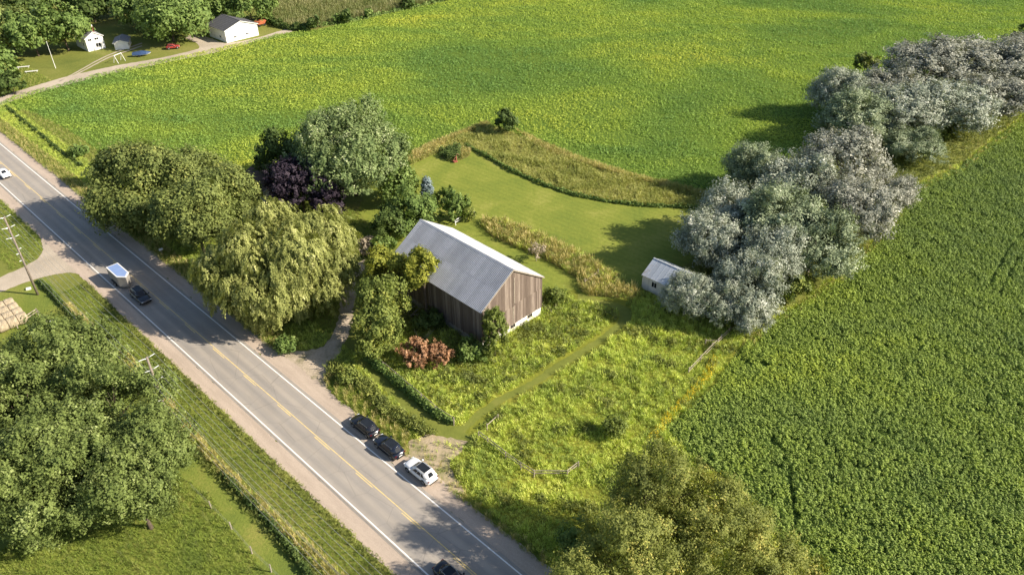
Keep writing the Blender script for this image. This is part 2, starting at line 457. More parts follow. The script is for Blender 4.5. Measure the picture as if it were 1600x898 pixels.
# ------------------------------------------------------------------ land shapes (surveyed outlines)
def P(pts): return [G(x, y) for x, y in pts]
def to_np(poly): return np.array([(p[0], p[1]) for p in poly])
def inside(pts, poly):
    x, y = pts[:, 0], pts[:, 1]
    q = to_np(poly); r = np.zeros(len(pts), bool)
    j = len(q) - 1
    for i in range(len(q)):
        xi, yi = q[i]; xj, yj = q[j]
        c = ((yi > y) != (yj > y))
        with np.errstate(divide='ignore', invalid='ignore'):
            xx = (xj - xi) * (y - yi) / (yj - yi + 1e-12) + xi
        r ^= c & (x < xx)
        j = i
    return r
def rough_outline(poly, step=0.8, amp=0.25, seed=0, closed=True):
    rs = np.random.default_rng(seed)
    q = to_np(poly); out = []
    n = len(q)
    # Catmull-Rom through the surveyed points, then small irregularities
    for i in range(n):
        p0, p1, p2, p3 = q[i - 1], q[i], q[(i + 1) % n], q[(i + 2) % n]
        L = np.linalg.norm(p2 - p1)
        if L > 60:
            out.append(p1); continue
        k = max(1, int(L / step))
        for t in np.arange(k) / k:
            l = (p2 - p1) * t + p1
            cr = 0.5 * ((2 * p1) + (-p0 + p2) * t + (2 * p0 - 5 * p1 + 4 * p2 - p3) * t * t + (-p0 + 3 * p1 - 3 * p2 + p3) * t ** 3)
            w = 0.6
            out.append(l * (1 - w) + cr * w + rs.normal(0, amp * 0.5, 2))
    return [Vector((a, b, 0)) for a, b in out]
def sheet(name, poly, z, m, amp=0.25, step=0.8, seed=0):
    pts = rough_outline(poly, step, amp, seed) if amp else [Vector(p) for p in poly]
    tri = tessellate_polygon([pts])
    me = bpy.data.meshes.new(name)
    me.from_pydata([(p.x, p.y, z) for p in pts], [], [t for t in tri])
    me.materials.append(m)
    me.update()
    if me.polygons and me.polygons[0].normal.z < 0:
        me.flip_normals()
    o = link(name, me)
    tag(o, kind='structure')
    return o

A = {}
A['north_field'] = P([(-60, 190), (20, 152), (150, 117), (300, 85), (440, 53), (500, 46), (600, 24), (700, 2), (820, -28), (1200, -70), (1700, -120), (1900, -60), (1700, 60), (1600, 95), (1500, 150), (1420, 220), (1300, 230),
                      (1180, 262), (1112, 306), (1060, 294), (990, 277), (900, 250), (840, 227), (800, 206), (760, 196), (690, 220), (640, 243), (560, 270), (400, 290), (280, 275), (200, 258), (150, 232), (100, 200), (40, 172)])
A['east_field'] = P([(1760, 60), (1640, 150), (1560, 215), (1500, 262), (1425, 297), (1375, 372), (1335, 415), (1275, 462), (1208, 505), (1150, 555), (1108, 615), (1065, 650), (1040, 672), (1085, 712), (1140, 752), (1190, 806), (1235, 865), (1262, 930), (1290, 1010), (1900, 1050), (2300, 500)])
A['tall_strip'] = P([(636, 246), (690, 222), (760, 195), (800, 206), (840, 226), (900, 249), (990, 276), (1060, 293), (1112, 306), (1105, 322), (1050, 322), (1010, 321), (950, 314), (900, 304), (850, 288), (800, 266), (765, 245), (728, 226), (700, 231), (645, 257)])
A['lawn'] = P([(560, 330), (600, 262), (645, 256), (700, 231), (728, 226), (765, 245), (800, 266), (850, 288), (900, 304), (950, 314), (1010, 321), (1100, 322), (1150, 345), (1100, 400), (1010, 440), (985, 462), (950, 468), (912, 462), (898, 452), (870, 462), (840, 470), (750, 420), (640, 400)])
A['grass_bank'] = P([(750, 352), (757, 342), (775, 344), (800, 350), (850, 370), (890, 390), (925, 407), (946, 424), (975, 440), (1003, 458), (985, 466), (950, 464), (918, 462), (903, 450), (905, 438), (880, 421), (850, 405), (800, 384), (770, 370)])
A['path'] = P([(905, 458), (935, 468), (965, 474), (988, 484), (984, 500), (965, 518), (920, 548), (880, 574), (830, 606), (780, 632), (745, 658), (728, 676), (745, 690), (730, 700), (700, 690), (660, 665), (620, 628), (585, 595), (555, 566), (575, 556), (612, 590), (660, 628), (700, 662), (722, 664), (742, 645), (775, 622), (825, 598), (872, 566), (915, 541), (955, 513), (968, 496), (966, 484), (940, 476), (905, 470)])
A['driveway'] = P([(420, 553), (455, 549), (480, 546), (503, 543), (518, 525), (528, 500), (533, 470), (532, 442), (553, 414), (588, 399), (608, 404), (570, 421), (556, 446), (556, 475), (552, 503), (542, 528), (531, 552), (514, 572), (506, 592), (516, 612), (536, 632), (552, 645), (566, 664), (480, 610), (430, 575)])
A['dirt_patch'] = P([(640, 690), (668, 680), (700, 685), (730, 688), (722, 705), (704, 722), (712, 745), (728, 772), (700, 764), (670, 735), (640, 712)])
A['side_road'] = P([(-110, 492), (-100, 475), (0, 433), (30, 420), (57, 406), (67, 390), (62, 370), (38, 342), (15, 322), (100, 400), (185, 470), (160, 447), (136, 431), (110, 426), (75, 431), (40, 441), (0, 456)])
A['far_drive'] = P([(-40, 168), (20, 145), (100, 121), (180, 103), (250, 91), (290, 82), (312, 75), (305, 66), (290, 60), (300, 55), (330, 60), (352, 68), (400, 60), (450, 45), (456, 50), (400, 65), (330, 84), (250, 100), (180, 114), (100, 134), (20, 158), (-30, 184)])
A['corn'] = P([(415, 30), (460, 48), (500, 44), (600, 22), (690, 2), (760, -16), (700, -70), (450, -70), (380, -40)])
A['west_lawn'] = P([(-200, 620), (-150, 500), (0, 458), (40, 443), (72, 434), (92, 458), (118, 495), (150, 530), (240, 620), (310, 692), (360, 745), (420, 800), (490, 895), (540, 980), (-200, 1100)])

ground_me = MB().add([(-1500, -800, 0), (1500, -800, 0), (1500, 2600, 0), (-1500, 2600, 0)], [(0, 1, 2, 3)])
tag(ground_me.build('ground', MT['ground']), kind='structure')
sheet('meadow', P([(560, 540), (640, 470), (850, 440), (1003, 452), (1130, 500), (1170, 520), (1108, 615), (1040, 672), (1085, 712), (1190, 806), (1262, 930), (1280, 1010), (900, 1000), (850, 870), (740, 780), (650, 700), (560, 645)]), 0.004, MT['meadow'], 0.3, seed=20)
sheet('north_field', A['north_field'], 0.006, MT['north'], 0.5, 2.0, 1)
sheet('east_field', A['east_field'], 0.008, MT['soil'], 0.3, 1.2, 2)
sheet('corn_field', A['corn'], 0.010, MT['strip'], 0.5, 2.0, 3)
sheet('rough_grass_strip', A['tall_strip'], 0.012, MT['strip'], 0.25, 0.8, 4)
sheet('lawn', A['lawn'], 0.016, MT['lawn'], 0.12, 1.0, 5)
sheet('west_lawn', A['west_lawn'], 0.012, MT['lawn2'], 0.15, 1.0, 6)
sheet('grass_bank', A['grass_bank'], 0.020, MT['strip'], 0.2, 0.7, 7)
sheet('mown_path', A['path'], 0.024, MT['path'], 0.14, 0.6, 8)
sheet('dirt_patch', A['dirt_patch'], 0.028, MT['dirt'], 0.3, 0.5, 9)
sheet('driveway', A['driveway'], 0.028, MT['track'], 0.4, 0.6, 10)
sheet('side_road', A['side_road'], 0.028, MT['gravel'], 0.15, 0.6, 11)
sheet('far_driveway', A['far_drive'], 0.020, MT['gravel'], 0.2, 1.0, 12)
for k, dy in enumerate((0, 4.2)):
    c = [(92, 128 - dy * .2), (120, 116 - dy * .7), (145, 103 - dy), (168, 91 - dy * .9), (190, 83 - dy), (222, 72 - dy)]
    pts = [G(x, y) for x, y in c]
    sheet('wheel_track', [p + Vector((-.25, .45, 0)) for p in pts] + [p + Vector((.25, -.45, 0)) for p in reversed(pts)], 0.024, MT['gravel'], 0.08, 1.0, 13 + k)

# road, laid out along its own axis
def road_strip(name, o0, o1, z, m, s0=-420, s1=60, wob=0.0, seed=0, step=None):
    if wob:
        rs = np.random.default_rng(seed)
        ss = np.arange(s0, s1, step or 0.7)
        e0 = o0 + rs.normal(0, wob, len(ss)); e1 = o1 + rs.normal(0, wob, len(ss))
    else:
        ss = np.array([s0, s1]); e0 = np.array([o0, o0]); e1 = np.array([o1, o1])
    vs = [(s, a, z) for s, a in zip(ss, e0)] + [(s, a, z) for s, a in zip(ss, e1)]
    n = len(ss)
    fs = [(i, i + 1, n + i + 1, n + i) for i in range(n - 1)]
    o = MB().add(vs, fs).build(name, m)
    o.rotation_euler = (0, 0, RA)
    return tag(o, kind='structure')
CEN = 33.55
def in_road(pts, pad=0.0):
    off = pts @ RN
    return (off > 27.6 - pad) & (off < 39.9 + pad)
road_strip('road_shoulder', 27.5, 29.72, 0.034, MT['shoulder'], wob=0.10, seed=1)
road_strip('road_shoulder', 37.45, 39.95, 0.034, MT['shoulder'], wob=0.12, seed=2)
# the asphalt is slightly crowned
n_pts = [(29.6, 0.034), (29.62, 0.046), (CEN, 0.10), (37.53, 0.046), (37.55, 0.034)]
vs = [(s, a, z) for s in (-420, 60) for a, z in n_pts]
o = MB().add(vs, [(i, 5 + i, 6 + i, 1 + i) for i in range(4)]).build('road', MT['asphalt'])
o.rotation_euler = (0, 0, RA)
o.data.flip_normals() if o.data.polygons[1].normal.z < 0 else None
tag(o, kind='structure')
def zr(off): return 0.046 + (1 - abs(off - CEN) / 3.93) * 0.054 + 0.005
def line(name, off, w, m, s0=-420, s1=60):
    za, zb = zr(off - w / 2), zr(off + w / 2)
    o = MB().add([(s0, off - w / 2, za), (s1, off - w / 2, za), (s1, off + w / 2, zb), (s0, off + w / 2, zb)], [(0, 1, 2, 3)]).build(name, m)
    o.rotation_euler = (0, 0, RA)
    return tag(o, kind='structure')
road_strip('pavement_joint', 29.735, 29.80, 0.0535, MT['dark_joint'], wob=.012, seed=4, step=2.0)
line('edge_line', 30.05, 0.17, MT['white_line'])
line('edge_line', 37.05, 0.17, MT['white_line'])
line('centre_line', CEN + 0.12, 0.11, MT['yellow_line'])
mb = MB()
for s in np.arange(-330, 60, 9.0):
    mb.add([(s, CEN - .20, zr(CEN - .20)), (s + 3.4, CEN - .20, zr(CEN - .20)), (s + 3.4, CEN - .085, zr(CEN - .085)), (s, CEN - .085, zr(CEN - .085))], [(0, 1, 2, 3)])
o = mb.build('centre_dashes', MT['yellow_line']); o.rotation_euler = (0, 0, RA); tag(o, kind='structure')

# ------------------------------------------------------------------ ground plants (countless: stuff, instanced by geometry nodes)
def blades(n, h, w, spread, lean, seed, m, droop=0.0):
    rs = np.random.default_rng(seed)
    T = []
    for i in range(n):
        a = rs.uniform(0, 6.28); r = spread * math.sqrt(rs.uniform())
        b = np.array([r * math.cos(a), r * math.sin(a), 0])
        a2 = rs.uniform(0, 6.28); hh = h * rs.uniform(0.6, 1.1)
        tip = b + np.array([math.cos(a2) * lean * hh + 0.1 * hh, math.sin(a2) * lean * hh, hh])
        s = np.array([-math.sin(a2), math.cos(a2), 0]) * w * 0.5
        mid = (b + tip) / 2 + np.array([0, 0, hh * 0.1])
        T += [[b - s * .7, b + s * .7, mid + s], [mid + s, mid - s, tip]]
    return bpy.data.objects.new('grass_tuft', tris_mesh('grass_tuft', np.array(T), m))
def leafy(n, h, r, leaf, seed, m, low=0.25):
    rs = np.random.default_rng(seed)
    T = []
    for i in range(n):
        u = rs.uniform(0, 1); a = rs.uniform(0, 6.28)
        el = math.acos(u)
        d = np.array([math.sin(el) * math.cos(a), math.sin(el) * math.sin(a), math.cos(el)])
        c = np.array([d[0] * r, d[1] * r, h * (low + (1 - low) * d[2])]) * rs.uniform(0.8, 1.1)
        nn = d * .8 + rs.normal(0, .45, 3) + np.array([0, 0, .5]); nn /= np.linalg.norm(nn)
        t = np.cross(nn, rs.normal(0, 1, 3)); t /= np.linalg.norm(t); s = np.cross(nn, t)
        l = leaf * rs.uniform(.7, 1.2)
        T.append([c + t * l * .6, c - t * l * .4 + s * l * .38, c - t * l * .4 - s * l * .38])
    return bpy.data.objects.new('leafy_plant', tris_mesh('leafy_plant', np.array(T), m))

def scatter(name, label, cat, pts, scales, protos, zs=None):
    n = len(pts)
    me = bpy.data.meshes.new(name)
    me.vertices.add(n)
    co = np.zeros((n, 3), np.float32); co[:, :2] = pts
    co[:, 2] = 0.02 if zs is None else zs
    me.vertices.foreach_set('co', co.ravel())
    a = me.attributes.new('tuft_scale', 'FLOAT', 'POINT'); a.data.foreach_set('value', np.asarray(scales, np.float32))
    a = me.attributes.new('tuft_turn', 'FLOAT', 'POINT'); a.data.foreach_set('value', rng.uniform(0, 6.28, n).astype(np.float32))
    o = link(name, me)
    ng = bpy.data.node_groups.new(name + '_nodes', 'GeometryNodeTree')
    ng.interface.new_socket('Geometry', in_out='INPUT', socket_type='NodeSocketGeometry')
    ng.interface.new_socket('Geometry', in_out='OUTPUT', socket_type='NodeSocketGeometry')
    N, L = ng.nodes, ng.links
    gi = N.new('NodeGroupInput'); go = N.new('NodeGroupOutput')
    jn = N.new('GeometryNodeJoinGeometry')
    for p in protos:
        oi = N.new('GeometryNodeObjectInfo'); oi.inputs['Object'].default_value = p; oi.inputs['As Instance'].default_value = True
        L.new(oi.outputs['Geometry'], jn.inputs[0])
    ip = N.new('GeometryNodeInstanceOnPoints'); ip.inputs['Pick Instance'].default_value = True
    m2p = N.new('GeometryNodeMeshToPoints')
    L.new(gi.outputs[0], m2p.inputs['Mesh']); L.new(m2p.outputs[0], ip.inputs['Points'])
    L.new(jn.outputs[0], ip.inputs['Instance'])
    s = N.new('GeometryNodeInputNamedAttribute'); s.data_type = 'FLOAT'; s.inputs['Name'].default_value = 'tuft_scale'
    t = N.new('GeometryNodeInputNamedAttribute'); t.data_type = 'FLOAT'; t.inputs['Name'].default_value = 'tuft_turn'
    cv = N.new('ShaderNodeCombineXYZ')
    L.new(t.outputs[0], cv.inputs['Z'])
    L.new(cv.outputs[0], ip.inputs['Rotation']); L.new(s.outputs[0], ip.inputs['Scale'])
    L.new(ip.outputs[0], go.inputs[0])
    md = o.modifiers.new('tufts', 'NODES'); md.node_group = ng
    tag(o, label, cat, kind='stuff')
    return o

def grid_pts(poly, spacing, jit=0.5, bbox=None):
    q = to_np(poly)
    x0, y0 = q.min(0); x1, y1 = q.max(0)
    if bbox: x0, y0, x1, y1 = max(x0, bbox[0]), max(y0, bbox[1]), min(x1, bbox[2]), min(y1, bbox[3])
    xs, ys = np.meshgrid(np.arange(x0, x1, spacing), np.arange(y0, y1, spacing))
    p = np.stack([xs.ravel(), ys.ravel()], 1)
    p += rng.uniform(-jit, jit, p.shape) * spacing
    return p[inside(p, poly)]
def in_view(p, pad=6.0):
    """plants are only grown where the site is seen, plus a margin all round"""
    q = P([(-60, 960), (-60, -10), (1660, -10), (1660, 960)])
    c = np.array([0., 150.])
    q = [Vector((c[0] + (v.x - c[0]) * 1.06, c[1] + (v.y - c[1]) * 1.06, 0)) for v in q]
    return inside(p, q)
_n = np.random.default_rng(3)
_ph = _n.uniform(0, 6.28, (24, 1)); _k = _n.normal(0, 1, (24, 2))
def fieldnoise(p, wl):
    k = _k / wl * 3.0
    return (np.sin(p @ k.T + _ph.T).sum(1) / math.sqrt(24 / 2))

def drop(p, *polys):
    keep = np.ones(len(p), bool)
    for q in polys: keep &= ~inside(p, q)
    return p[keep]
B0 = Vector((-4.53, 89.96, 0)); BU = R(44.34)
bu = Vector((math.cos(BU), math.sin(BU), 0)); bv = Vector((-bu.y, bu.x, 0))
barn_poly = [B0 - bu * .1 - bv * .1, B0 + bu * 12.92 - bv * .1, B0 + bu * 12.92 + bv * 21.3, B0 - bu * .1 + bv * 21.3]

MT['tf_soy'] = M_tuft('soybean_leaves', [(0.080, 0.113, 0.032), (0.122, 0.158, 0.030), (0.20, 0.225, 0.026)], patch=0.011, fine=0.25, gain=2.4, rw=.07, iw=.08, patch_w=1.3)
MT['tf_north'] = M_tuft('north_crop_leaves', [(0.09, 0.15, 0.036), (0.135, 0.195, 0.038), (0.185, 0.232, 0.038), (0.225, 0.255, 0.04), (0.30, 0.295, 0.042)], patch=0.014, fine=0.08, patch_w=1.45, gain=2.1, fw=.2, rw=.015, iw=.015, det=4, stretch=(1, 1.8, 1))
MT['tf_meadow'] = M_tuft('meadow_herbs', [(0.10, 0.132, 0.034), (0.17, 0.205, 0.042), (0.235, 0.265, 0.055), (0.31, 0.30, 0.085)], patch=0.13, fine=0.9, trans=0.35, gain=2.6)
MT['tf_weed'] = M_tuft('dark_weeds', [(0.06, 0.075, 0.022), (0.12, 0.14, 0.032), (0.19, 0.2, 0.05)], patch=0.2, fine=1.0, gain=1.6)
MT['tf_olive'] = M_tuft('olive_rough_grass', [(0.12, 0.135, 0.035), (0.19, 0.195, 0.06), (0.27, 0.255, 0.10)], patch=0.15, fine=1.2, gain=2.1)
MT['tf_straw'] = M_tuft('straw_coloured_grass', [(0.17, 0.155, 0.05), (0.29, 0.25, 0.10), (0.42, 0.35, 0.17)], patch=0.3, fine=1.2, gain=1.75)
MT['tf_verge'] = M_tuft('verge_grass', [(0.08, 0.115, 0.022), (0.13, 0.17, 0.028), (0.20, 0.22, 0.045)], patch=0.2, fine=1.2, gain=1.8, rw=.12)
MT['tf_gold'] = M_tuft('goldenrod', [(0.32, 0.27, 0.02), (0.5, 0.38, 0.02), (0.6, 0.42, 0.02)], patch=0.3, fine=1.2, gain=1.3)
MT['tf_corn'] = M_tuft('corn_plants', [(0.10, 0.13, 0.04), (0.17, 0.18, 0.07), (0.28, 0.26, 0.14)], patch=0.06, fine=0.5, gain=1.4)

soyP = [leafy(18, 0.68, 0.27, 0.22, 100 + k, MT['tf_soy']) for k in range(4)]
norP = [leafy(16, 0.42, 0.46, 0.25, 110 + k, MT['tf_north']) for k in range(4)]
meaP = [leafy(20, 0.45, 0.28, 0.14, 120 + k, MT['tf_meadow'], .1) for k in range(3)] + [blades(16, 0.75, 0.07, 0.24, 0.6, 130 + k, MT['tf_meadow']) for k in range(4)]
weeP = [leafy(18, 0.9, 0.4, 0.26, 140 + k, MT['tf_weed'], .1) for k in range(3)] + [blades(10, 0.9, 0.09, 0.2, 0.5, 145 + k, MT['tf_weed']) for k in range(2)]
oliP = [blades(18, 0.7, 0.065, 0.25, 0.45, 150 + k, MT['tf_olive']) for k in range(4)]
strP = [blades(20, 1.0, 0.055, 0.22, 0.4, 160 + k, MT['tf_straw']) for k in range(4)]
verP = [blades(18, 0.4, 0.065, 0.25, 0.6, 170 + k, MT['tf_verge']) for k in range(4)]
golP = [leafy(12, 0.8, 0.22, 0.16, 180 + k, MT['tf_gold'], .5) for k in range(3)]
corP = [blades(12, 2.2, 0.16, 0.35, 0.35, 190 + k, MT['tf_corn']) for k in range(4)]

# east soybean field, near: plants in faint rows running down the photo, thinning into gaps
p = grid_pts(A['east_field'], 0.40, 0.5); p = p[in_view(p)]
d2 = np.linalg.norm(p - np.array([40, 60]), axis=1)
nz = fieldnoise(p, 3.0); nz2 = fieldnoise(p, 1.0)
keep = rng.uniform(0, 1, len(p)) < np.where(nz2 > 1.35, 0.25, 1.0)
def near_line(p, pts, w):
    r = np.zeros(len(p), bool)
    for a, b in zip(pts[:-1], pts[1:]):
        a = np.array(a[:2]); b = np.array(b[:2]); ab = b - a
        t = np.clip(((p - a) @ ab) / (ab @ ab), 0, 1)
        r |= np.linalg.norm(p - (a + t[:, None] * ab), axis=1) < w
    return r
rut = P([(1205, 690), (1222, 705), (1232, 730), (1236, 770), (1238, 800), (1245, 822)])
keep &= ~near_line(p, rut, 0.28)
keep &= ~near_line(p, P([(1082, 672), (1076, 695), (1086, 704)]), 0.22)
keep &= ~near_line(p, P([(1660, 300), (1575, 390), (1545, 445)]), 0.25)
keep &= ~near_line(p, P([(1672, 318), (1590, 405), (1560, 460)]), 0.22)
p = p[keep]; nz = fieldnoise(p, 3.0)
_e = G(1640, 150) - G(1040, 672); _e = np.array([-_e.y, _e.x]) / _e.length
ROWS = 0.09 * np.cos(2 * math.pi * (p @ _e) / 0.76)
scatter('soybean_plants', 'green soybean crop filling the field at the right of the poplars', 'crop', p, (1.0 + 0.10 * nz + ROWS + rng.normal(0, .10, len(p))).clip(.5, 1.6), soyP)
# north field
p = grid_pts(A['north_field'], 0.72, 0.5); p = p[in_view(p)]
nz = fieldnoise(p, 6.0)
scatter('north_crop_plants', 'yellow-green crop filling the large field behind the lawn', 'crop', p, (0.85 + 0.12 * nz + rng.normal(0, .16, len(p))).clip(.35, 1.3), norP)
p = grid_pts(A['corn'], 1.1, 0.5); p = p[in_view(p)]
scatter('corn_plants', 'pale green corn crop beyond the far driveway hedge', 'crop', p, rng.uniform(.8, 1.15, len(p)), corP)

# meadow round the barn
meadow = P([(560, 556), (600, 520), (640, 470), (850, 436), (905, 470), (975, 480), (1003, 458), (1130, 500), (1170, 520), (1112, 606), (1066, 648), (1040, 672), (1085, 712), (1190, 806), (1262, 930), (1280, 1010), (900, 1000), (850, 870), (740, 780), (700, 730), (720, 690), (660, 640), (600, 590)])
p = grid_pts(meadow, 0.36, 0.5); p = p[in_view(p)]
p = drop(p, A['path'], A['lawn'], A['driveway'], barn_poly, A['east_field']); p = p[~in_road(p, 0.5)]
p = p[~near_line(p, P([(735, 672), (760, 642), (828, 602), (876, 570), (918, 545), (960, 516), (976, 498), (976, 484), (938, 472), (905, 464)]), 1.15)]
dp = inside(p, A['dirt_patch']); p = p[~dp | (rng.uniform(0, 1, len(p)) < .18)]
n1 = fieldnoise(p, 2.2); n2 = fieldnoise(p + 37, 5.0)
wd = (n1 * .8 + n2 * .6 + rng.normal(0, .35, len(p))) > 1.15
olive_part = inside(p, P([(560, 556), (640, 470), (850, 436), (905, 470), (960, 500), (900, 555), (800, 600), (720, 655)])) & (rng.uniform(0, 1, len(p)) < .22)
wd |= olive_part
scatter('meadow_plants', 'bright yellow-green meadow grass and herbs around the barn', 'meadow', p[~wd], (0.85 + 0.22 * n1[~wd] + rng.normal(0, .15, (~wd).sum())).clip(.35, 1.6), meaP)
scatter('meadow_weeds', 'darker clumps of weeds scattered through the meadow', 'weeds', p[wd], (0.85 + rng.normal(0, .2, wd.sum())).clip(.4, 1.4), weeP)
# goldenrod along the edge of the east field
gp = P([(1128, 548), (1112, 590), (1085, 620), (1050, 655), (1030, 690), (1010, 690), (1040, 650), (1070, 620), (1095, 590), (1112, 560)])
p = grid_pts(gp, 0.33, 0.5); p = p[rng.uniform(0, 1, len(p)) < .6]
scatter('goldenrod_plants', 'yellow goldenrod along the edge of the soybean field', 'wildflowers', p, rng.uniform(.6, 1.2, len(p)), golP)

# olive strip behind the lawn and its pale seeding edge
p = grid_pts(A['tall_strip'], 0.42, 0.5)
n1 = fieldnoise(p, 3.0)
scatter('rough_grass_plants', 'uncut olive-brown grass strip between the lawn and the far field', 'grass', p, (0.95 + .2 * n1 + rng.normal(0, .15, len(p))).clip(.4, 1.5), oliP)
edge = P([(630, 244), (640, 240), (690, 218), (760, 192), (768, 195), (720, 212), (690, 228), (660, 250), (640, 255)])
p1 = grid_pts(edge, 0.38, 0.5)
edge2 = P([(805, 203), (850, 224), (905, 247), (990, 274), (1060, 291), (1112, 303), (1108, 309), (1060, 298), (990, 281), (900, 254), (840, 231)])
p2 = grid_pts(edge2, 0.38, 0.5)
p3 = grid_pts(A['grass_bank'], 0.40, 0.5); s3 = rng.uniform(0, 1, len(p3))
p = np.concatenate([p1, p2, p3[s3 < .42]])
scatter('straw_grass_plants', 'straw-coloured seeding grass along the lawn bank and field edges', 'grass', p, np.concatenate([rng.uniform(.6, 1.1, len(p1)), rng.uniform(.6, 1.05, len(p2)), rng.uniform(.9, 1.7, (s3 < .42).sum())]), strP)
q3 = p3[s3 >= .42]
scatter('bank_weed_plants', 'dark leafy weeds growing on the grass bank behind the barn', 'weeds', q3, rng.uniform(.8, 1.6, len(q3)), weeP[:1] + oliP + meaP[3:6] + meaP[:2])

# grasses on the east side of the grove and below it
gr = P([(1760, 60), (1640, 146), (1560, 210), (1500, 256), (1425, 290), (1372, 366), (1330, 408), (1270, 455), (1205, 497), (1150, 540), (1160, 555), (1212, 512), (1280, 470), (1342, 420), (1384, 378), (1432, 304), (1508, 268), (1566, 222), (1646, 156)])
p = grid_pts(gr, 0.45, 0.5); p = p[in_view(p)]
scatter('field_edge_grass', 'pale tall grass between the poplar grove and the soybean field', 'grass', p, rng.uniform(.5, 1.1, len(p)), strP[:1] + meaP)
gu = P([(1100, 322), (1180, 262), (1300, 232), (1420, 222), (1500, 160), (1600, 96), (1700, 60), (1640, 146), (1500, 256), (1425, 290), (1330, 408), (1205, 497), (1130, 500), (1003, 458), (1010, 440), (1100, 400)])
p = grid_pts(gu, 0.9, 0.5)
p = drop(p, P([(1002, 455), (1040, 480), (1120, 440), (1040, 390)]))
scatter('grove_undergrowth', 'dark undergrowth beneath the silver poplars', 'undergrowth', p, rng.uniform(.7, 1.5, len(p)), weeP)

# verges beside the road
def band(s0, s1, o0, o1, sp):
    ss, oo = np.meshgrid(np.arange(s0, s1, sp), np.arange(o0, o1, sp))
    q = np.stack([ss.ravel(), oo.ravel()], 1) + rng.uniform(-.5, .5, (ss.size, 2)) * sp
    return q[:, :1] * RD + q[:, 1:] * RN, q
# west side: mown green slope, tan seeding strip, dark ditch edge
pw, qw = band(-128.5, -20, 21.0, 27.5, 0.34)
s, of = qw[:, 0], qw[:, 1]
ok = ~((s < -124) & (of < 23.5 - 0)) & in_view(pw)
m1 = ok & (of > 23.4 + .5 * np.sin(s * .11))
dark = m1 & ((of > 26.5 + .25 * np.sin(s * .6)) & (rng.uniform(0, 1, len(s)) < .75))
scatter('west_verge_grass', 'short green grass on the verge under the power lines', 'grass', pw[m1 & ~dark], rng.uniform(.45, .8, (m1 & ~dark).sum()), verP)
scatter('west_verge_weeds', 'low dark weeds along the shoulder and ditch under the power lines', 'weeds', np.concatenate([pw[dark], pw[ok & (of < 21.9 + .3 * np.sin(s * .2))]]), rng.uniform(.4, .75, dark.sum() + (ok & (of < 21.9 + .3 * np.sin(s * .2))).sum()), weeP)
m2 = ok & ~m1 & ~(of < 21.9 + .3 * np.sin(s * .2))
scatter('west_straw_grass', 'tan tall grass strip beside the ditch under the power lines', 'grass', pw[m2], rng.uniform(.6, 1.1, m2.sum()), strP + [verP[0]] + [meaP[3]])
pv, qv = band(-330, -140, 20.0, 27.6, 0.5)
k = in_view(pv)
pv = drop(pv[k], A['side_road'])
scatter('far_verge_grass', 'green grass beside the road beyond the gravel side road', 'grass', pv, rng.uniform(.5, 1.0, len(pv)), verP)
# east side
pe, qe = band(-330, -20, 39.7, 47.5, 0.36)
k = in_view(pe) & ~inside(pe, A['driveway']) & ~inside(pe, A['path']) & ~inside(pe, meadow) & ~inside(pe, A['lawn']) & ~inside(pe, A['far_drive'])
pe, qe = pe[k], qe[k]
dp = inside(pe, A['dirt_patch']); k = ~dp | (rng.uniform(0, 1, len(pe)) < .15); pe, qe = pe[k], qe[k]
hv = (qe[:, 0] > -84) & (qe[:, 0] < -57) & (np.abs(qe[:, 1] - 43.6 - .5 * np.sin(qe[:, 0] * .5)) < 0.9)
lo = ~hv & (qe[:, 1] < 42.4)
scatter('ditch_bank_weeds', 'dark weedy bank between the parked cars and the mown path', 'weeds', pe[hv], rng.uniform(.9, 1.5, hv.sum()), weeP)
scatter('east_verge_grass', 'yellowish short grass beside the road shoulder', 'grass', pe[lo], rng.uniform(.6, 1.1, lo.sum()), verP + oliP[:1] + strP[:1])
k = ~hv & ~lo
scatter('east_verge_herbs', 'light green roadside herbs behind the parked cars', 'weeds', pe[k], rng.uniform(.5, 1.0, k.sum()), meaP + verP[:2])
yp = P([(150, 240), (400, 300), (560, 330), (600, 385), (540, 415), (520, 520), (440, 545), (380, 510), (300, 430), (150, 280)])
p = grid_pts(yp, 0.5, 0.5); p = drop(p[~in_road(p, .4)], A['driveway'], A['lawn'])
scatter('yard_grass', 'green yard grass under the trees between road and barn', 'grass', p, rng.uniform(.6, 1.2, len(p)), verP)
pz, qz = band(-330, -140, 47.4, 62, 0.55)
pz = pz[in_view(pz)]; pz = drop(pz, A['north_field'], A['far_drive'], yp)
scatter('field_corner_grass', 'rough green grass between the roadside ditch and the far field', 'grass', pz, rng.uniform(.5, 1.1, len(pz)), verP + oliP[:1])
# west paddock behind the fence posts
wp = P([(-200, 900), (0, 860), (250, 720), (330, 775), (375, 838), (425, 905), (460, 960), (-150, 1050)])
p = grid_pts(wp, 0.36, 0.5); p = p[in_view(p)]
scatter('paddock_grass', 'lush green paddock grass behind the wooden fence posts', 'grass', p, rng.uniform(.5, .95, len(p)), verP + verP + weeP[3:4])

# ------------------------------------------------------------------ trees
def unit(v): return v / (np.linalg.norm(v, axis=-1, keepdims=True) + 1e-9)

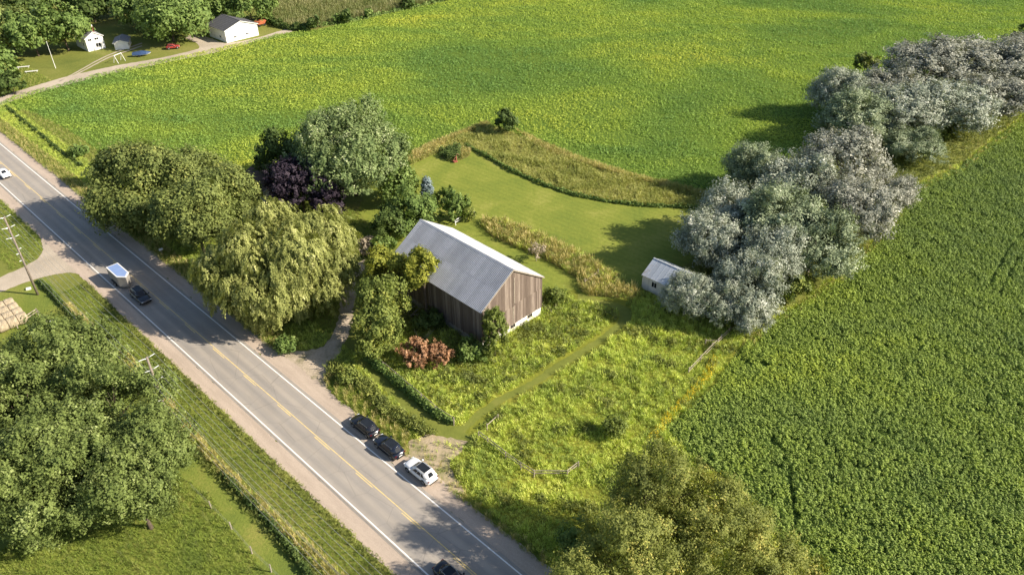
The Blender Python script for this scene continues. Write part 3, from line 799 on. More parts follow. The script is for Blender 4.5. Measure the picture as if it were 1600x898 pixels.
def crown_tris(rs, Rx, Rz, cz, n_lobes, lobe, leaf, n_leaf, style='round', sprig=0.5, flat=0.0):
    """separate leaf faces gathered on sprigs, sprigs on lobes, lobes over the crown"""
    # lobes
    u = rs.normal(0, 1, (n_lobes * 3, 3)); u = unit(u); u = u[u[:, 2] > -0.55][:n_lobes]
    ax = np.array([Rx, Rx, Rz])
    f = rs.uniform(0.66, 1.10, (len(u), 1)) if style != 'willow' else rs.uniform(0.25, 1.02, (len(u), 1)) ** .7
    lr = lobe * rs.uniform(0.6, 1.4, len(u))
    lc = u * np.maximum(0.15, (ax - lobe * .8)) * f
    if style == 'column': lc[:, :2] *= (1 - 0.45 * np.clip(lc[:, 2:3] / Rz, -1, 1))
    if style == 'conifer':
        lc[:, :2] = u[:, :2] * Rx * 0.75 * (1 - (lc[:, 2:3] + Rz) / (2.05 * Rz))
    ns = max(80, int(n_leaf / 34))
    li = rs.choice(len(lc), ns, p=lr ** 2 / (lr ** 2).sum())
    dirs = unit(rs.normal(0, 1, (ns, 3)) + 0.55 * unit(lc[li]) + np.array([0, 0, .35]))
    zf = 1.0
    lens = {'column': np.array([.75, .75, 1.5]), 'plume': np.array([.85, .85, 1.45])}.get(style, np.ones(3))
    sc = lc[li] + dirs * lens * (lr[li] * rs.uniform(0.62, 1.08, ns))[:, None]
    sn = unit(dirs + rs.normal(0, .42, (ns, 3)) + np.array([0, 0, .25]))     # each sprig faces its own way
    # leaves on sprigs
    k = rs.choice(ns, n_leaf)
    if style == 'willow':
        hang = rs.uniform(0, 1, n_leaf)
        L = (0.7 + 1.5 * rs.uniform(0, 1, ns))[k]
        off = rs.normal(0, 0.14, (n_leaf, 3)); off[:, 2] = -hang * L
        out = unit(dirs * np.array([1, 1, 0]))[k]
        c = sc[k] + off + out * (0.5 * np.sin(hang * 1.5))[:, None]
        nn = unit(sn[k] * 1.2 + out * .5 + rs.normal(0, .35, (n_leaf, 3)))
        t = unit(np.array([0, 0, -1.0]) + rs.normal(0, .25, (n_leaf, 3)))
    else:
        off = rs.normal(0, sprig, (n_leaf, 3))
        c = sc[k] + off
        if style in ('spiky', 'column', 'plume'):
            ds = unit(dirs[k] + np.array([0, 0, .8]))
            c = sc[k] + off * .45 + ds * (rs.uniform(-.6, 1.0, n_leaf) * sprig * 2.0)[:, None]
            t = unit(ds + rs.normal(0, .35, (n_leaf, 3)))
        else:
            t = unit(rs.normal(0, 1, (n_leaf, 3)))
        nn = unit(sn[k] * 1.2 + unit(off) * .3 + rs.normal(0, .34, (n_leaf, 3)))
    s = unit(np.cross(nn, t)); t = unit(np.cross(s, nn))
    l = (leaf * rs.uniform(.6, 1.3, n_leaf))[:, None]
    w = 0.30 if style == 'willow' else (0.46 if style in ('spiky', 'column', 'plume') else 0.62)
    T = np.stack([c + t * l * .6, c - t * l * .4 + s * l * w * .9, c - t * l * .4 - s * l * w * .9], 1)
    T[:, :, 2] += cz
    zmin = 0.25
    T = T[T[:, :, 2].min(1) > zmin]
    return T, lc + np.array([0, 0, cz])

def trunk_mb(rs, H, base_r, lobes, fork, lean=(0, 0), n_limbs=9):
    mb = MB()
    top = Vector((lean[0], lean[1], H * .72))
    mid = Vector((lean[0] * .4 + rs.uniform(-.15, .15), lean[1] * .4, fork))
    mb.tube([(0, 0, -.15), (0, 0, .25), mid, (mid + top) / 2 + Vector((rs.uniform(-.3, .3), rs.uniform(-.3, .3), 0)), top], [base_r * 1.35, base_r, base_r * .8, base_r * .45, base_r * .12], 8)
    idx = rs.permutation(len(lobes))[:n_limbs]
    for i in idx:
        e = Vector(lobes[i]); t = rs.uniform(0.0, .55)
        s = mid.lerp(top, t)
        m1 = s.lerp(e, .5) + Vector((rs.uniform(-.3, .3), rs.uniform(-.3, .3), rs.uniform(.1, .5)))
        mb.tube([s, m1, e], [base_r * .42, base_r * .26, base_r * .07], 6)
        for q in range(2):
            e2 = e + Vector(rs.normal(0, .9, 3)); e2.z = max(e2.z, 1)
            mb.tube([m1, (m1 + e2) / 2, e2], [base_r * .16, base_r * .1, base_r * .03], 5)
    return mb

TREES = 0
def make_tree(name, label, loc, H, Rx, mat, cat='tree', group=None, rz=None, base=None, style='round', lobe=None, n_lobes=None, leaf=None, cover=3.0, bark='bark', trunk_r=None, seed=None, sprig=None, limbs=9, D=None):
    global TREES
    TREES += 1
    rs = np.random.default_rng(seed if seed is not None else 1000 + TREES)
    D = D or dist(loc)
    base = base if base is not None else 0.12 * H
    Rz = (H - base) / 2; cz = base + Rz
    lobe = lobe or max(0.45, Rx * 0.32)
    n_lobes = n_lobes or int(max(9, 3.0 * (Rx / lobe) ** 2))
    leaf = leaf or max(0.20, 0.0026 * D)
    p = 1.6
    area = 4 * math.pi * (((Rx * Rx) ** p + 2 * (Rx * Rz) ** p) / 3) ** (1 / p)
    wf = 0.30 if style == 'willow' else (0.46 if style in ('spiky', 'column', 'plume') else 0.62)
    n_leaf = int(area * cover / (leaf * leaf * wf * .95))
    T, lc = crown_tris(rs, Rx, Rz, cz, n_lobes, lobe, leaf, n_leaf, style, sprig or max(.28, lobe * .26))
    e = empty(name, (loc[0], loc[1], 0), rs.uniform(0, 6.28))
    tag(e, label, cat, group)
    link('crown', tris_mesh('crown', T, MT[mat]), e)
    tr = trunk_r or max(.06, H * .022)
    trunk_mb(rs, H, tr, lc, max(base * .9, H * .16), n_limbs=limbs).build('trunk', MT[bark], e, smooth=True)
    return e

def at(cx, cy, zc): return G(cx, cy, zc)
def tree(name, label, cx, cy, rpx, H, mat, **kw):
    """crown centre seen at photo pixel (cx, cy), half as wide as rpx pixels, H metres tall"""
    b = kw.get('base', .12 * H)
    zc = (H + b) / 2
    q = G(cx, cy, zc)
    Rx = rpx * dist(q) / FPX
    return make_tree(name, label, (q.x, q.y, 0), H, Rx, mat, **kw)

# by the farmyard
tree('locust_tree', 'dense olive-green tree beside the road, nearest the left frame edge of its group', 215, 296, 64, 14.5, 'lf_locust', base=.8, cover=5.2)
tree('locust_tree', 'dense olive-green tree at the back of the roadside group by the far field', 285, 282, 58, 13.5, 'lf_locust', base=.8, cover=5.0)
tree('locust_tree', 'olive-green tree at the right of the roadside group, behind the willow', 352, 303, 50, 13, 'lf_locust', base=.8, cover=5.2)
tree('locust_tree', 'olive-green tree at the front of the roadside group with its trunk showing', 303, 336, 54, 14, 'lf_locust', base=2.5, cover=5.2)
tree('cedar_tree', 'small dark evergreen at the left edge of the dense olive trees', 170, 264, 22, 7.5, 'lf_dark', base=.3, style='column', cover=3)
tree('willow_tree', 'large drooping yellow-green willow beside the driveway entrance', 434, 403, 123, 16.5, 'lf_willow', base=.8, style='willow', cover=5.6, lobe=2.5, n_lobes=120, limbs=14)
tree('willow_tree', 'low front bough of willow hanging over the grass by the road', 438, 462, 62, 8, 'lf_willow', base=.4, style='willow', cover=3.6, lobe=1.9, n_lobes=18)
tree('silver_maple', 'big silvery green maple towering over the purple tree', 548, 241, 90, 17.5, 'lf_maple', base=.8, style='spiky', cover=3.6, lobe=2.9, n_lobes=70, seed=77, limbs=14)
tree('dark_maple', 'dark shaded tree behind the purple tree', 436, 246, 34, 13, 'lf_dark', base=.8, cover=3)
tree('purple_tree', 'dark purple-leaved tree beside the silvery maple', 468, 290, 44, 12, 'lf_purple', base=.8, style='spiky', cover=3)
tree('purple_tree', 'small purple-leaved tree in front of the silvery maple trunk', 512, 312, 30, 8.5, 'lf_purple', base=.5, style='spiky', cover=3)
tree('broadleaf_tree', 'mid-green tree between the silvery maple and the lawn', 622, 285, 34, 8, 'lf_mid', base=.6, cover=3)
tree('broadleaf_tree', 'dense green tree right behind the barn roof peak', 640, 335, 40, 8.5, 'lf_mid', base=.5, cover=3.2)
tree('broadleaf_tree', 'dark green tree left of the barn roof peak', 606, 350, 30, 7.5, 'lf_dark', base=.5, cover=3.2)
tree('apple_tree', 'bushy green tree beside the white rail fence behind the barn', 702, 322, 30, 6.0, 'lf_mid', base=.3, style='spiky', cover=3.0)
tree('spruce_tree', 'small blue-grey spruce among green trees behind the barn', 667, 298, 12, 5.5, 'lf_blue', base=.2, style='conifer', cover=4, leaf=.3)
tree('shrub', 'low green shrub left of the barn by the driveway top', 600, 382, 20, 4, 'lf_mid', cat='shrub', base=.15, cover=3)
tree('shrub', 'grey twiggy shrub beside the upper driveway', 573, 384, 16, 3.6, 'lf_grey', cat='shrub', base=.2, cover=1.6, bark='twig')
tree('shrub', 'yellowish shrub at the right end of the trees by the rail fence', 730, 334, 12, 2.6, 'lf_fresh', cat='shrub', base=.1, cover=2.6)
tree('ash_tree', 'yellow-green tree leaning over the barn roof eave', 660, 418, 29, 12.8, 'lf_yellow', base=7.0, cover=3.4)
tree('ash_tree', 'yellow-green tree top between driveway and barn roof', 607, 422, 34, 12, 'lf_yellow', base=3.5, cover=3.0)
tree('ash_tree', 'tall yellow-green tree beside the driveway, in front of the barn', 598, 478, 42, 11.0, 'lf_fresh', base=.8, cover=3.0)
tree('ash_tree', 'bushy yellow-green tree at the driveway corner near the fence end', 590, 520, 38, 8.0, 'lf_fresh', base=.3, cover=3.0)
tree('young_maple', 'small green tree against the front corner of the barn', 772, 519, 23, 8.4, 'lf_fresh', base=.3, style='column', cover=3.2)
tree('shrub', 'rounded mid-green bush at the foot of the barn corner', 737, 547, 25, 3.2, 'lf_mid', cat='shrub', base=.1, cover=3.2)
tree('shrub', 'bright green bush at the right rear corner of the barn', 866, 462, 17, 2.6, 'lf_fresh', cat='shrub', base=.1, cover=2.6)
tree('dead_shrub', 'rusty brown dead bush in the meadow left of the barn', 650, 552, 27, 3.4, 'lf_rust', cat='shrub', base=.15, style='spiky', cover=1.7, bark='twig')
tree('dead_shrub', 'rusty brown dead bush nearer the barn, right one of the pair', 686, 553, 25, 3.2, 'lf_rust', cat='shrub', base=.15, style='spiky', cover=1.7, bark='twig')
tree('bare_tree', 'thin leafless pinkish tree beyond the barn roof edge', 838, 392, 14, 3.6, 'lf_grey', base=.6, cover=.5, style='spiky', bark='twig')
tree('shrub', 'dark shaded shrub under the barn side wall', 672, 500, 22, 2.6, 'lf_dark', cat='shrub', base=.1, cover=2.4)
tree('round_shrub', 'round dark green shrub alone at the edge of the far field', 793, 190, 19, 5.4, 'lf_dark', cat='shrub', base=.1, cover=3.4)
tree('shrub', 'leafy green shrub beside the road at the driveway mouth', 446, 540, 17, 1.8, 'lf_mid', cat='shrub', base=.1, cover=2.4)
tree('shrub', 'green bush on the verge corner across the driveway mouth', 545, 588, 17, 1.8, 'lf_fresh', cat='shrub', base=.1, cover=2.6)

# silver poplar grove: four crowns grown once, then copied
protos = []
for k in range(4):
    e = make_tree('silver_poplar', '', (0, 0, 0), 11.0, 5.0, 'lf_poplar', style='spiky', cover=3.0, lobe=1.45, n_lobes=52, base=.2, leaf=.26, sprig=.5, bark='twig', seed=500 + k, D=120, limbs=12, trunk_r=.22)
    protos.append(e)
grove = [
 (1072, 462, 30, 7.5, 'short silver poplar touching the right end of the white shed'),
 (1118, 470, 30, 7.5, 'small silver poplar between the shed tree and the front corner of the grove'),
 (1165, 448, 40, 9.5, 'front silver poplar standing at the near corner of the grove'),
 (1172, 492, 26, 5.5, 'lowest silver poplar reaching down to the soybean field'),
 (1110, 378, 40, 9.5, 'silver poplar on the lawn side of the grove behind the shed'),
 (1150, 330, 44, 11.0, 'tall silver poplar at the lawn end of the grove'),
 (1182, 262, 34, 9.5, 'silver poplar at the back left of the lower grove'),
 (1215, 350, 50, 12.0, 'broad silver poplar in the middle of the lower grove'),
 (1200, 400, 40, 10.0, 'silver poplar behind the front corner tree of the grove'),
 (1250, 292, 44, 12.0, 'silver poplar with upright tips at the top of the lower grove'),
 (1272, 385, 46, 11.0, 'broad silver poplar facing the soybean field'),
 (1312, 262, 52, 12.5, 'tallest greyish poplar of the lower grove, beside its gap'),
 (1335, 330, 46, 10.5, 'grey twiggy poplar overhanging the soybean field edge'),
 (1378, 292, 34, 8.0, 'small grey poplar beside the field below the grove gap'),
 (1312, 145, 30, 11.5, 'silver poplar standing at the far left of the upper grove'),
 (1335, 185, 42, 11, 'shaded silver poplar at the left side of the upper grove'),
 (1402, 175, 44, 11.0, 'pale silver poplar at the front of the upper grove'),
 (1432, 228, 30, 7.0, 'small silver poplar at the lower end of the upper grove'),
 (1388, 150, 36, 10.5, 'silver poplar on the ridge behind the upper grove front'),
 (1452, 112, 52, 12.5, 'large grey poplar at the back of the upper grove'),
 (1482, 170, 46, 11.0, 'grey poplar in the middle of the upper grove facing the field'),
 (1535, 100, 52, 12.5, 'large grey poplar towards the right of the upper grove'),
 (1545, 150, 42, 9.5, 'grey poplar near the field at the right of the upper grove'),
 (1590, 105, 46, 11.5, 'grey poplar at the right frame edge of the grove'),
 (1640, 92, 48, 11.5, 'grey poplar just beyond the right frame edge'),
]
VAR = [0, 0, 0, 0, 0, 0, 2, 2, 0, 0, 2, 1, 1, 1, 0, 2, 0, 2, 1, 1, 0, 1, 1, 1, 1]
for i, (cx, cy, rp, H, lab) in enumerate(grove):
    e = protos[i] if i < 4 else copy_tree(protos[i % 4])
    q = G(cx, cy, (H + .7) / 2)
    H *= 1.08; q = G(cx, cy, (H + .2) / 2)
    r = rp * dist(q) / FPX * 1.22
    e.location = (q.x, q.y, 0)
    e.scale = (r / 5.0, r / 5.0, H / 11.0)
    e.rotation_euler = (0, 0, (i * 2.399) % 6.28)
    tag(e, lab, 'tree', 'silver poplars in the grove')
    tint = {1: 'lf_poplar_grey', 2: 'lf_poplar_green'}.get(VAR[i], None)
    if tint:
        cr = [c for c in e.children if c.name.startswith('crown')][0]
        cr.material_slots[0].link = 'OBJECT'; cr.material_slots[0].material = MT[tint]
for cx, cy, rp, H, lab in [(1240, 447, 24, 4.5, 'green bush under the poplars near the soybean field'),
                           (1425, 226, 24, 5.0, 'dark green bush at the lower end of the upper grove'),
                           (1462, 200, 24, 4.2, 'fresh green bush between the upper poplars and the field'),
                           (1150, 505, 16, 2.2, 'low green bush under the front poplar near the rail fence')]:
    tree('grove_bush', lab, cx, cy, rp, H, 'lf_mid' if H > 4.6 else 'lf_fresh', cat='shrub', base=.1, cover=3)
tree('olive_tree', 'small round olive-green tree behind the upper grove', 1353, 96, 15, 6.0, 'lf_locust', base=1.0, cover=2.8)
tree('dark_maple', 'dark green tree at the right frame edge above the grove', 1602, 56, 16, 8, 'lf_dark', base=.5, cover=3)

# big trees at the lower left
left = [(95, 585, 88, 13.0, 'large leafy tree at the left whose top reaches the fence by the hay'),
        (35, 660, 84, 13.0, 'large leafy tree cut by the left frame edge'),
        (180, 645, 82, 13.5, 'large leafy tree in the middle of the lower left group'),
        (246, 702, 64, 11.5, 'large leafy tree beside the utility pole and ditch'),
        (110, 745, 90, 13.0, 'large leafy tree at the front of the lower left group'),
        (215, 765, 62, 11.0, 'large leafy tree reaching down to the paddock grass'),
        (25, 790, 70, 11.5, 'large leafy tree at the lower left corner of the photo')]
for cx, cy, rp, H, lab in left:
    H *= 1.1; rp *= .93; cx -= 4
    tree('maple_tree', lab, cx, cy, rp, H, 'lf_left', group='large trees at the lower left', base=1.0, style='spiky', cover=3.3, lobe=2.1, limbs=10)
# bottom right
right = [(1003, 785, 76, 16.5, 'olive-yellow tree at the bottom beside the meadow fence end', 2.0),
         (1085, 830, 90, 15.0, 'broad olive-yellow tree at the bottom edge by the soybean field', 2.1),
         (1175, 872, 62, 9.0, 'lower olive-yellow tree at the bottom edge in the field corner', 2.2),
         (970, 898, 78, 16.5, 'olive-yellow tree at the bottom edge casting shade on the road', 2.0),
         (890, 1000, 105, 17.0, 'tall open tree below the bottom edge of the photo shading the road', 1.9)]
for cx, cy, rp, H, lab, cv in right:
    cx += 18; rp *= .93
    cv *= .72
    tree('olive_maple', lab, cx, cy, rp, H, 'lf_olive', group='olive trees at the bottom right', base=1.2, cover=cv, style='spiky', limbs=16, lobe=1.8, leaf=.21)
tree('open_maple', 'tall thin-crowned tree below the bottom edge beside the road', 800, 1030, 90, 13.0, 'lf_olive', base=2.0, cover=1.2, style='spiky', limbs=16)
tree('shrub', 'dark shrub in the meadow beside the olive tree', 958, 668, 17, 2.6, 'lf_fresh', cat='shrub', base=.1, cover=2.4)
tree('shrub', 'grey-green scrub at the bottom edge in the soybean field corner', 1262, 902, 42, 2.2, 'lf_olive', cat='shrub', base=.1, cover=1.4)
tree('shrub', 'low green thicket under the bottom trees beside the road', 905, 842, 34, 2.8, 'lf_mid', cat='shrub', base=.1, cover=2.4)

# far farmstead trees
for cx, cy, rp, H, m, lab in [(262, 28, 52, 14, 'lf_mid', 'large green tree between the white house and the garage'),
        (228, 12, 40, 13, 'lf_mid', 'green tree behind the large tree by the white house'),
        (318, 12, 32, 12, 'lf_mid', 'green tree just left of the white garage roof'),
        (388, 6, 38, 12, 'lf_mid', 'green tree behind the white garage'),
        (345, -6, 36, 12, 'lf_dark', 'dark tree behind the garage at the top edge'),
        (95, 42, 34, 14, 'lf_mid', 'tall green tree in front of the white house roof'),
        (48, 52, 34, 13, 'lf_mid', 'green tree on the lawn left of the white house'),
        (12, 45, 36, 14, 'lf_locust', 'olive tree at the left frame edge near the top'),
        (30, 8, 36, 13, 'lf_dark', 'dark tree at the top left corner of the photo'),
        (85, -2, 36, 13, 'lf_mid', 'green tree at the top edge behind the white house'),
        (140, 5, 34, 12, 'lf_dark', 'dark tree at the top edge above the house chimney'),
        (185, -8, 34, 13, 'lf_dark', 'dark tree at the top edge between house and big tree'),
        (-30, 100, 40, 12, 'lf_mid', 'green tree beyond the left frame edge by the far driveway'),
        (16, 130, 16, 6, 'lf_dark', 'small dark tree at the end of the far driveway'),
        (492, 36, 10, 4.5, 'lf_dark', 'dark round shrub at the end of the far driveway hedge'),
        (541, 26, 8, 4.5, 'lf_dark', 'small dark tree in the hedge between corn and field'),
        (528, 29, 6, 3.5, 'lf_mid', 'small shrub left of the dark hedge tree by the corn'),
        (577, 21, 6, 3.2, 'lf_mid', 'small shrub in the hedge farther right along the corn'),
        (636, 4, 10, 4.5, 'lf_dark', 'dark shrub at the top edge beside the corn')]:
    tree('yard_tree', lab, cx, cy, rp, H, m, base=.08 * H, cover=2.8)
tree('shrub', 'dark bush on the roadside bank in the upper left', 122, 236, 12, 2.2, 'lf_mid', cat='shrub', base=.1, cover=2.6)

def hedge(name, label, cat, pts, w, h, mat, n_per_m, leaf=.28, group=None):
    """long low growth following a line"""
    rs = np.random.default_rng(len(label) * 7)
    C = []
    for a, b in zip(pts[:-1], pts[1:]):
        L = (b - a).length; n = int(L * n_per_m)
        t = rs.uniform(0, 1, n); th = rs.uniform(0, math.pi, n)
        ab = np.array(b - a); per = np.array([-ab[1], ab[0], 0]) / L
        lump = 0.75 + .35 * np.sin(t * L * 1.3 + a.x) * np.sin(t * L * .47 + a.y)
        rr = rs.uniform(.75, 1.08, n) * lump
        base = np.array(a) + t[:, None] * ab + per * (np.cos(th) * w / 2 * rr)[:, None]
        base[:, 2] = np.sin(th) * h * rr + .05
        dirn = per * np.cos(th)[:, None] + np.array([0, 0, 1]) * np.sin(th)[:, None]
        C.append((base + rs.normal(0, .12, base.shape), dirn))
    c = np.concatenate([x[0] for x in C]); dr = np.concatenate([x[1] for x in C])
    n = len(c); nn = unit(dr + rs.normal(0, .5, (n, 3))); t = unit(np.cross(nn, rs.normal(0, 1, (n, 3)))); s = np.cross(nn, t)
    l = (leaf * rs.uniform(.6, 1.3, n))[:, None]
    T = np.stack([c + t * l * .6, c - t * l * .4 + s * l * .5, c - t * l * .4 - s * l * .5], 1)
    o0 = np.array(pts[0]); T -= np.array([o0[0], o0[1], 0])
    o = link(name, tris_mesh(name, T, MT[mat])); o.location = (o0[0], o0[1], 0)
    return tag(o, label, cat, group)
hedge('vine_hedge', 'dark green vines smothering the long rail fence beside the mown path', 'hedge', P([(573, 560), (600, 582), (640, 615), (680, 648), (708, 662)]), 1.3, 1.25, 'lf_mid', 260)
hedge('roadside_hedge', 'low dark growth along the ditch in the upper left', 'hedge', P([(10, 168), (50, 200), (95, 238), (130, 262)]), 1.0, .7, 'lf_dark', 60, .4)
hedge('ditch_hedge', 'dark ditch-edge growth left of the straw-coloured grass strip', 'hedge', P([(62, 440), (85, 462), (108, 490), (150, 525)]), .9, .7, 'lf_dark', 150)
hedge('ditch_hedge', 'dark ditch-edge growth beside the mown strip at the lower left', 'hedge', P([(348, 740), (375, 770), (412, 805), (440, 840), (475, 885), (500, 930)]), 1.0, .8, 'lf_dark', 170)
hedge('field_hedge', 'dark hedge between the far driveway and the corn', 'hedge', P([(408, 26), (430, 40), (455, 47), (485, 46)]), 3.0, 2.2, 'lf_dark', 60, .8)
hedge('field_hedge', 'thin hedge between the corn and the far green field', 'hedge', P([(485, 44), (540, 36), (600, 23), (660, 10), (720, -4)]), 1.6, 1.3, 'lf_mid', 22, .7)
hedge('lawn_bank_growth', 'dark leafy edge of the uncut strip along the lawn', 'hedge', P([(728, 228), (765, 248), (800, 268), (850, 290), (900, 306), (950, 316), (1010, 323), (1090, 325)]), .8, .75, 'lf_mid', 60, .35)  # low leafy growth following the lawn side of the uncut strip

# ------------------------------------------------------------------ barn
def barn():
    W, L, HW, HR, FZ = 12.82, 21.16, 7.26, 11.49, 1.42
    e = empty('barn', B0, BU)
    tag(e, 'large weathered wooden bank barn with metal gable roof beside the driveway', 'barn')
    rs = np.random.default_rng(5)
    slope = (HR - HW) / (W / 2)
    def roof_z(x): return HW + slope * (x if x < W / 2 else W - x)
    # foundation
    MB().box(0.05, 0.05, -.1, W - .05, .4, FZ).build('foundation', MT['foundation'], e)
    MB().box(0.05, 0.4, -.1, .42, L - .05, FZ - .12).build('stone_wall', MT['stone'], e)
    MB().box(W - .42, 0.4, -.1, W - .05, L - .05, FZ - .1).build('stone_wall', MT['stone'], e)
    MB().box(0.42, L - .4, -.1, W - .42, L - .05, FZ - .1).build('stone_wall', MT['stone'], e)
    # added dark lining: interior shade put into its colour so board gaps read dark
    ins = MB()
    ins.add([(.12, .12, FZ - .1), (W - .12, .12, FZ - .1), (W - .12, .12, HW - .1), (W / 2, .12, HR - .15), (.12, .12, HW - .1)], [(0, 1, 2, 3, 4)])
    ins.add([(.12, L - .12, FZ - .1), (W - .12, L - .12, FZ - .1), (W - .12, L - .12, HW - .1), (W / 2, L - .12, HR - .15), (.12, L - .12, HW - .1)], [(4, 3, 2, 1, 0)])
    ins.add([(.12, .12, FZ - .1), (.12, L - .12, FZ - .1), (.12, L - .12, HW - .1), (.12, .12, HW - .1)], [(0, 3, 2, 1)])
    ins.add([(W - .12, .12, FZ - .1), (W - .12, L - .12, FZ - .1), (W - .12, L - .12, HW - .1), (W - .12, .12, HW - .1)], [(0, 1, 2, 3)])
    ins.build('lining', MT['gap_shade'], e)
    # gable boards, lower and upper course (the upper one laps over the lower)
    for y, sgn in ((0.0, -1), (L, 1)):
        for course in (0, 1):
            mb = MB(); x = 0.0
            while x < W - .05:
                w = min(rs.uniform(.2, .32), W - x)
                x1 = x + w - .018
                t = .03; o = rs.uniform(0, .012) + (.035 if course else 0)
                ya, yb = y + sgn * o, y + sgn * (o + t)
                step = 5.05 if x > W * .52 else 4.75
                if course == 0: z0a = z0b = FZ - rs.uniform(0, .12); z1a = z1b = step + .1
                else:
                    z0a = z0b = step + rs.uniform(-.03, .02); z1a, z1b = roof_z(x) - .05, roof_z(x1) - .05
                ylo, yhi = min(ya, yb), max(ya, yb)
                pts = [(x, ylo, z0a), (x1, ylo, z0b), (x1, ylo, z1b), (x, ylo, z1a), (x, yhi, z0a), (x1, yhi, z0b), (x1, yhi, z1b), (x, yhi, z1a)]
                if x < W / 2 < x1 and course:
                    x1 = W / 2 - .005
                    pts = [(a if a != pts[1][0] else x1, b, c) for a, b, c in pts]
                mb.add(pts, [(0, 1, 2, 3), (5, 4, 7, 6), (4, 0, 3, 7), (1, 5, 6, 2), (3, 2, 6, 7), (4, 5, 1, 0)])
                x += w if not (x < W / 2 < x + w and course) else (W / 2 - x + .012)
            tag(mb.build('wall_boards', MT['barn_board'], e), kind='stuff')
    # side boards
    for xx, sgn in ((0.0, -1), (W, 1)):
        mb = MB(); y = 0.035
        while y < L - .08:
            w = rs.uniform(.2, .32); o = rs.uniform(0, .014)
            a, b = xx + sgn * o, xx + sgn * (o + .03)
            mb.box(min(a, b), y, FZ - rs.uniform(.05, .3), max(a, b), min(y + w - .016, L - .04), HW - .06)
            y += w
        tag(mb.build('wall_boards', MT['barn_board'], e), kind='stuff')
    # corner trims
    for x, y in ((-.05, -.09), (W - .02, -.09)):
        MB().box(x, y, FZ - .05, x + .07, y + .07, HW - .08).build('corner_board', MT['barn_board'], e)
    # foundation windows on the lit gable
    for t, z in ((.505, .62), (.80, .62)):
        x = t * W
        f = MB()
        f.box(x - .55, .0, z, x + .55, .045, z + .08).box(x - .55, .0, z + .62, x + .55, .045, z + .7).box(x - .55, .0, z + .08, x - .47, .045, z + .62).box(x + .47, .0, z + .08, x + .55, .045, z + .62).box(x - .03, .0, z + .08, x + .03, .045, z + .62)
        fo = f.build('window', MT['old_wood'], e)
        for k in (-1, 1):
            MB().box(min(x + k * .03, x + k * .47), .03, z + .08, max(x + k * .03, x + k * .47), .042, z + .62).build('pane', MT['glass'], fo)
    # roof: individual metal sheets with raised ribs, two lengths per slope, the upper lapping the lower
    ov, oe = .28, .32
    n = 24; sw = (L + 2 * ov) / n
    ln = math.hypot(W / 2 + oe, slope * (W / 2 + oe)); a = math.atan(slope)
    def sheet_mesh(l0, l1, lift):
        mb = MB()
        prof = [(0, 0)]
        for k in range(3):
            c = sw * (k + .5) / 3
            prof += [(c - .06, 0), (c - .035, .06), (c + .035, .06), (c + .06, 0)]
        prof += [(sw, 0)]
        v = []
        for l in (l0, l1):
            for yy, zz in prof: v.append((l, yy, zz + lift))
        m_ = len(prof)
        mb.add(v, [(i, m_ + i, m_ + i + 1, i + 1) for i in range(m_ - 1)])
        v = []
        for l in (l0, l1):
            for yy, zz in ((0, -.012), (sw, -.012)): v.append((l, yy, zz + lift))
        mb.add(v, [(0, 1, 3, 2)])
        return mb.mesh('roof_sheet', MT['tin'])
    half = ln * .52
    lower = sheet_mesh(0, half + .12, 0.0); upper = sheet_mesh(half, ln + .01, .014)
    for side in (0, 1):
        for i in range(n):
            for k, me in enumerate((lower, upper)):
                o = link('roof_sheet', me, e)
                if side == 0:
                    o.location = (-oe, -ov + i * sw, HW - slope * oe + .03); o.rotation_euler = (0, -a, 0)
                else:
                    o.location = (W + oe, -ov + (i + 1) * sw, HW - slope * oe + .03); o.rotation_euler = (0, -a, math.pi)
                jz = rs.uniform(-.003, .004); o.location.z += jz
    # ridge cap, barge boards, eave boards, rafters seen under the overhang
    mb = MB()
    for s in (-1, 1):
        mb.add([(W / 2, -ov - .02, HR + .10), (W / 2, L + ov + .02, HR + .10), (W / 2 + s * .28, L + ov + .02, HR + .10 - .28 * slope), (W / 2 + s * .28, -ov - .02, HR + .10 - .28 * slope)], [(0, 1, 2, 3) if s < 0 else (3, 2, 1, 0)])
    mb.build('ridge_cap', MT['tin'], e)
    for y in (-ov - .03, L + ov):
        for s in (-1, 1):
            x0, x1 = (W / 2, W / 2 + s * (W / 2 + oe))
            z0, z1 = HR + .03, HW - slope * oe + .03
            mb = MB().add([(x0, y, z0), (x1, y, z1), (x1, y, z1 - .2), (x0, y, z0 - .2), (x0, y + .03, z0), (x1, y + .03, z1), (x1, y + .03, z1 - .2), (x0, y + .03, z0 - .2)],
                          [(0, 1, 2, 3), (7, 6, 5, 4), (0, 4, 5, 1), (3, 2, 6, 7), (1, 5, 6, 2), (4, 0, 3, 7)])
            mb.build('barge_board', MT['old_wood'], e)
    for x in (-oe + .02, W + oe - .06):
        MB().box(x, -ov + .01, HW - slope * oe - .13, x + .04, L + ov - .01, HW - slope * oe + .0).build('eave_board', MT['old_wood'], e)
    # small louvred door high in the gable and big sliding doors on the lit side
    MB().box(W * .52, -.12, 5.15, W * .52 + .12, -.07, 9.9).build('door_batten', MT['old_wood'], e)
    MB().box(W * .505, -.10, FZ + .1, W * .505 + .12, -.04, 4.7).build('door_batten', MT['old_wood'], e)
    return e
barn()

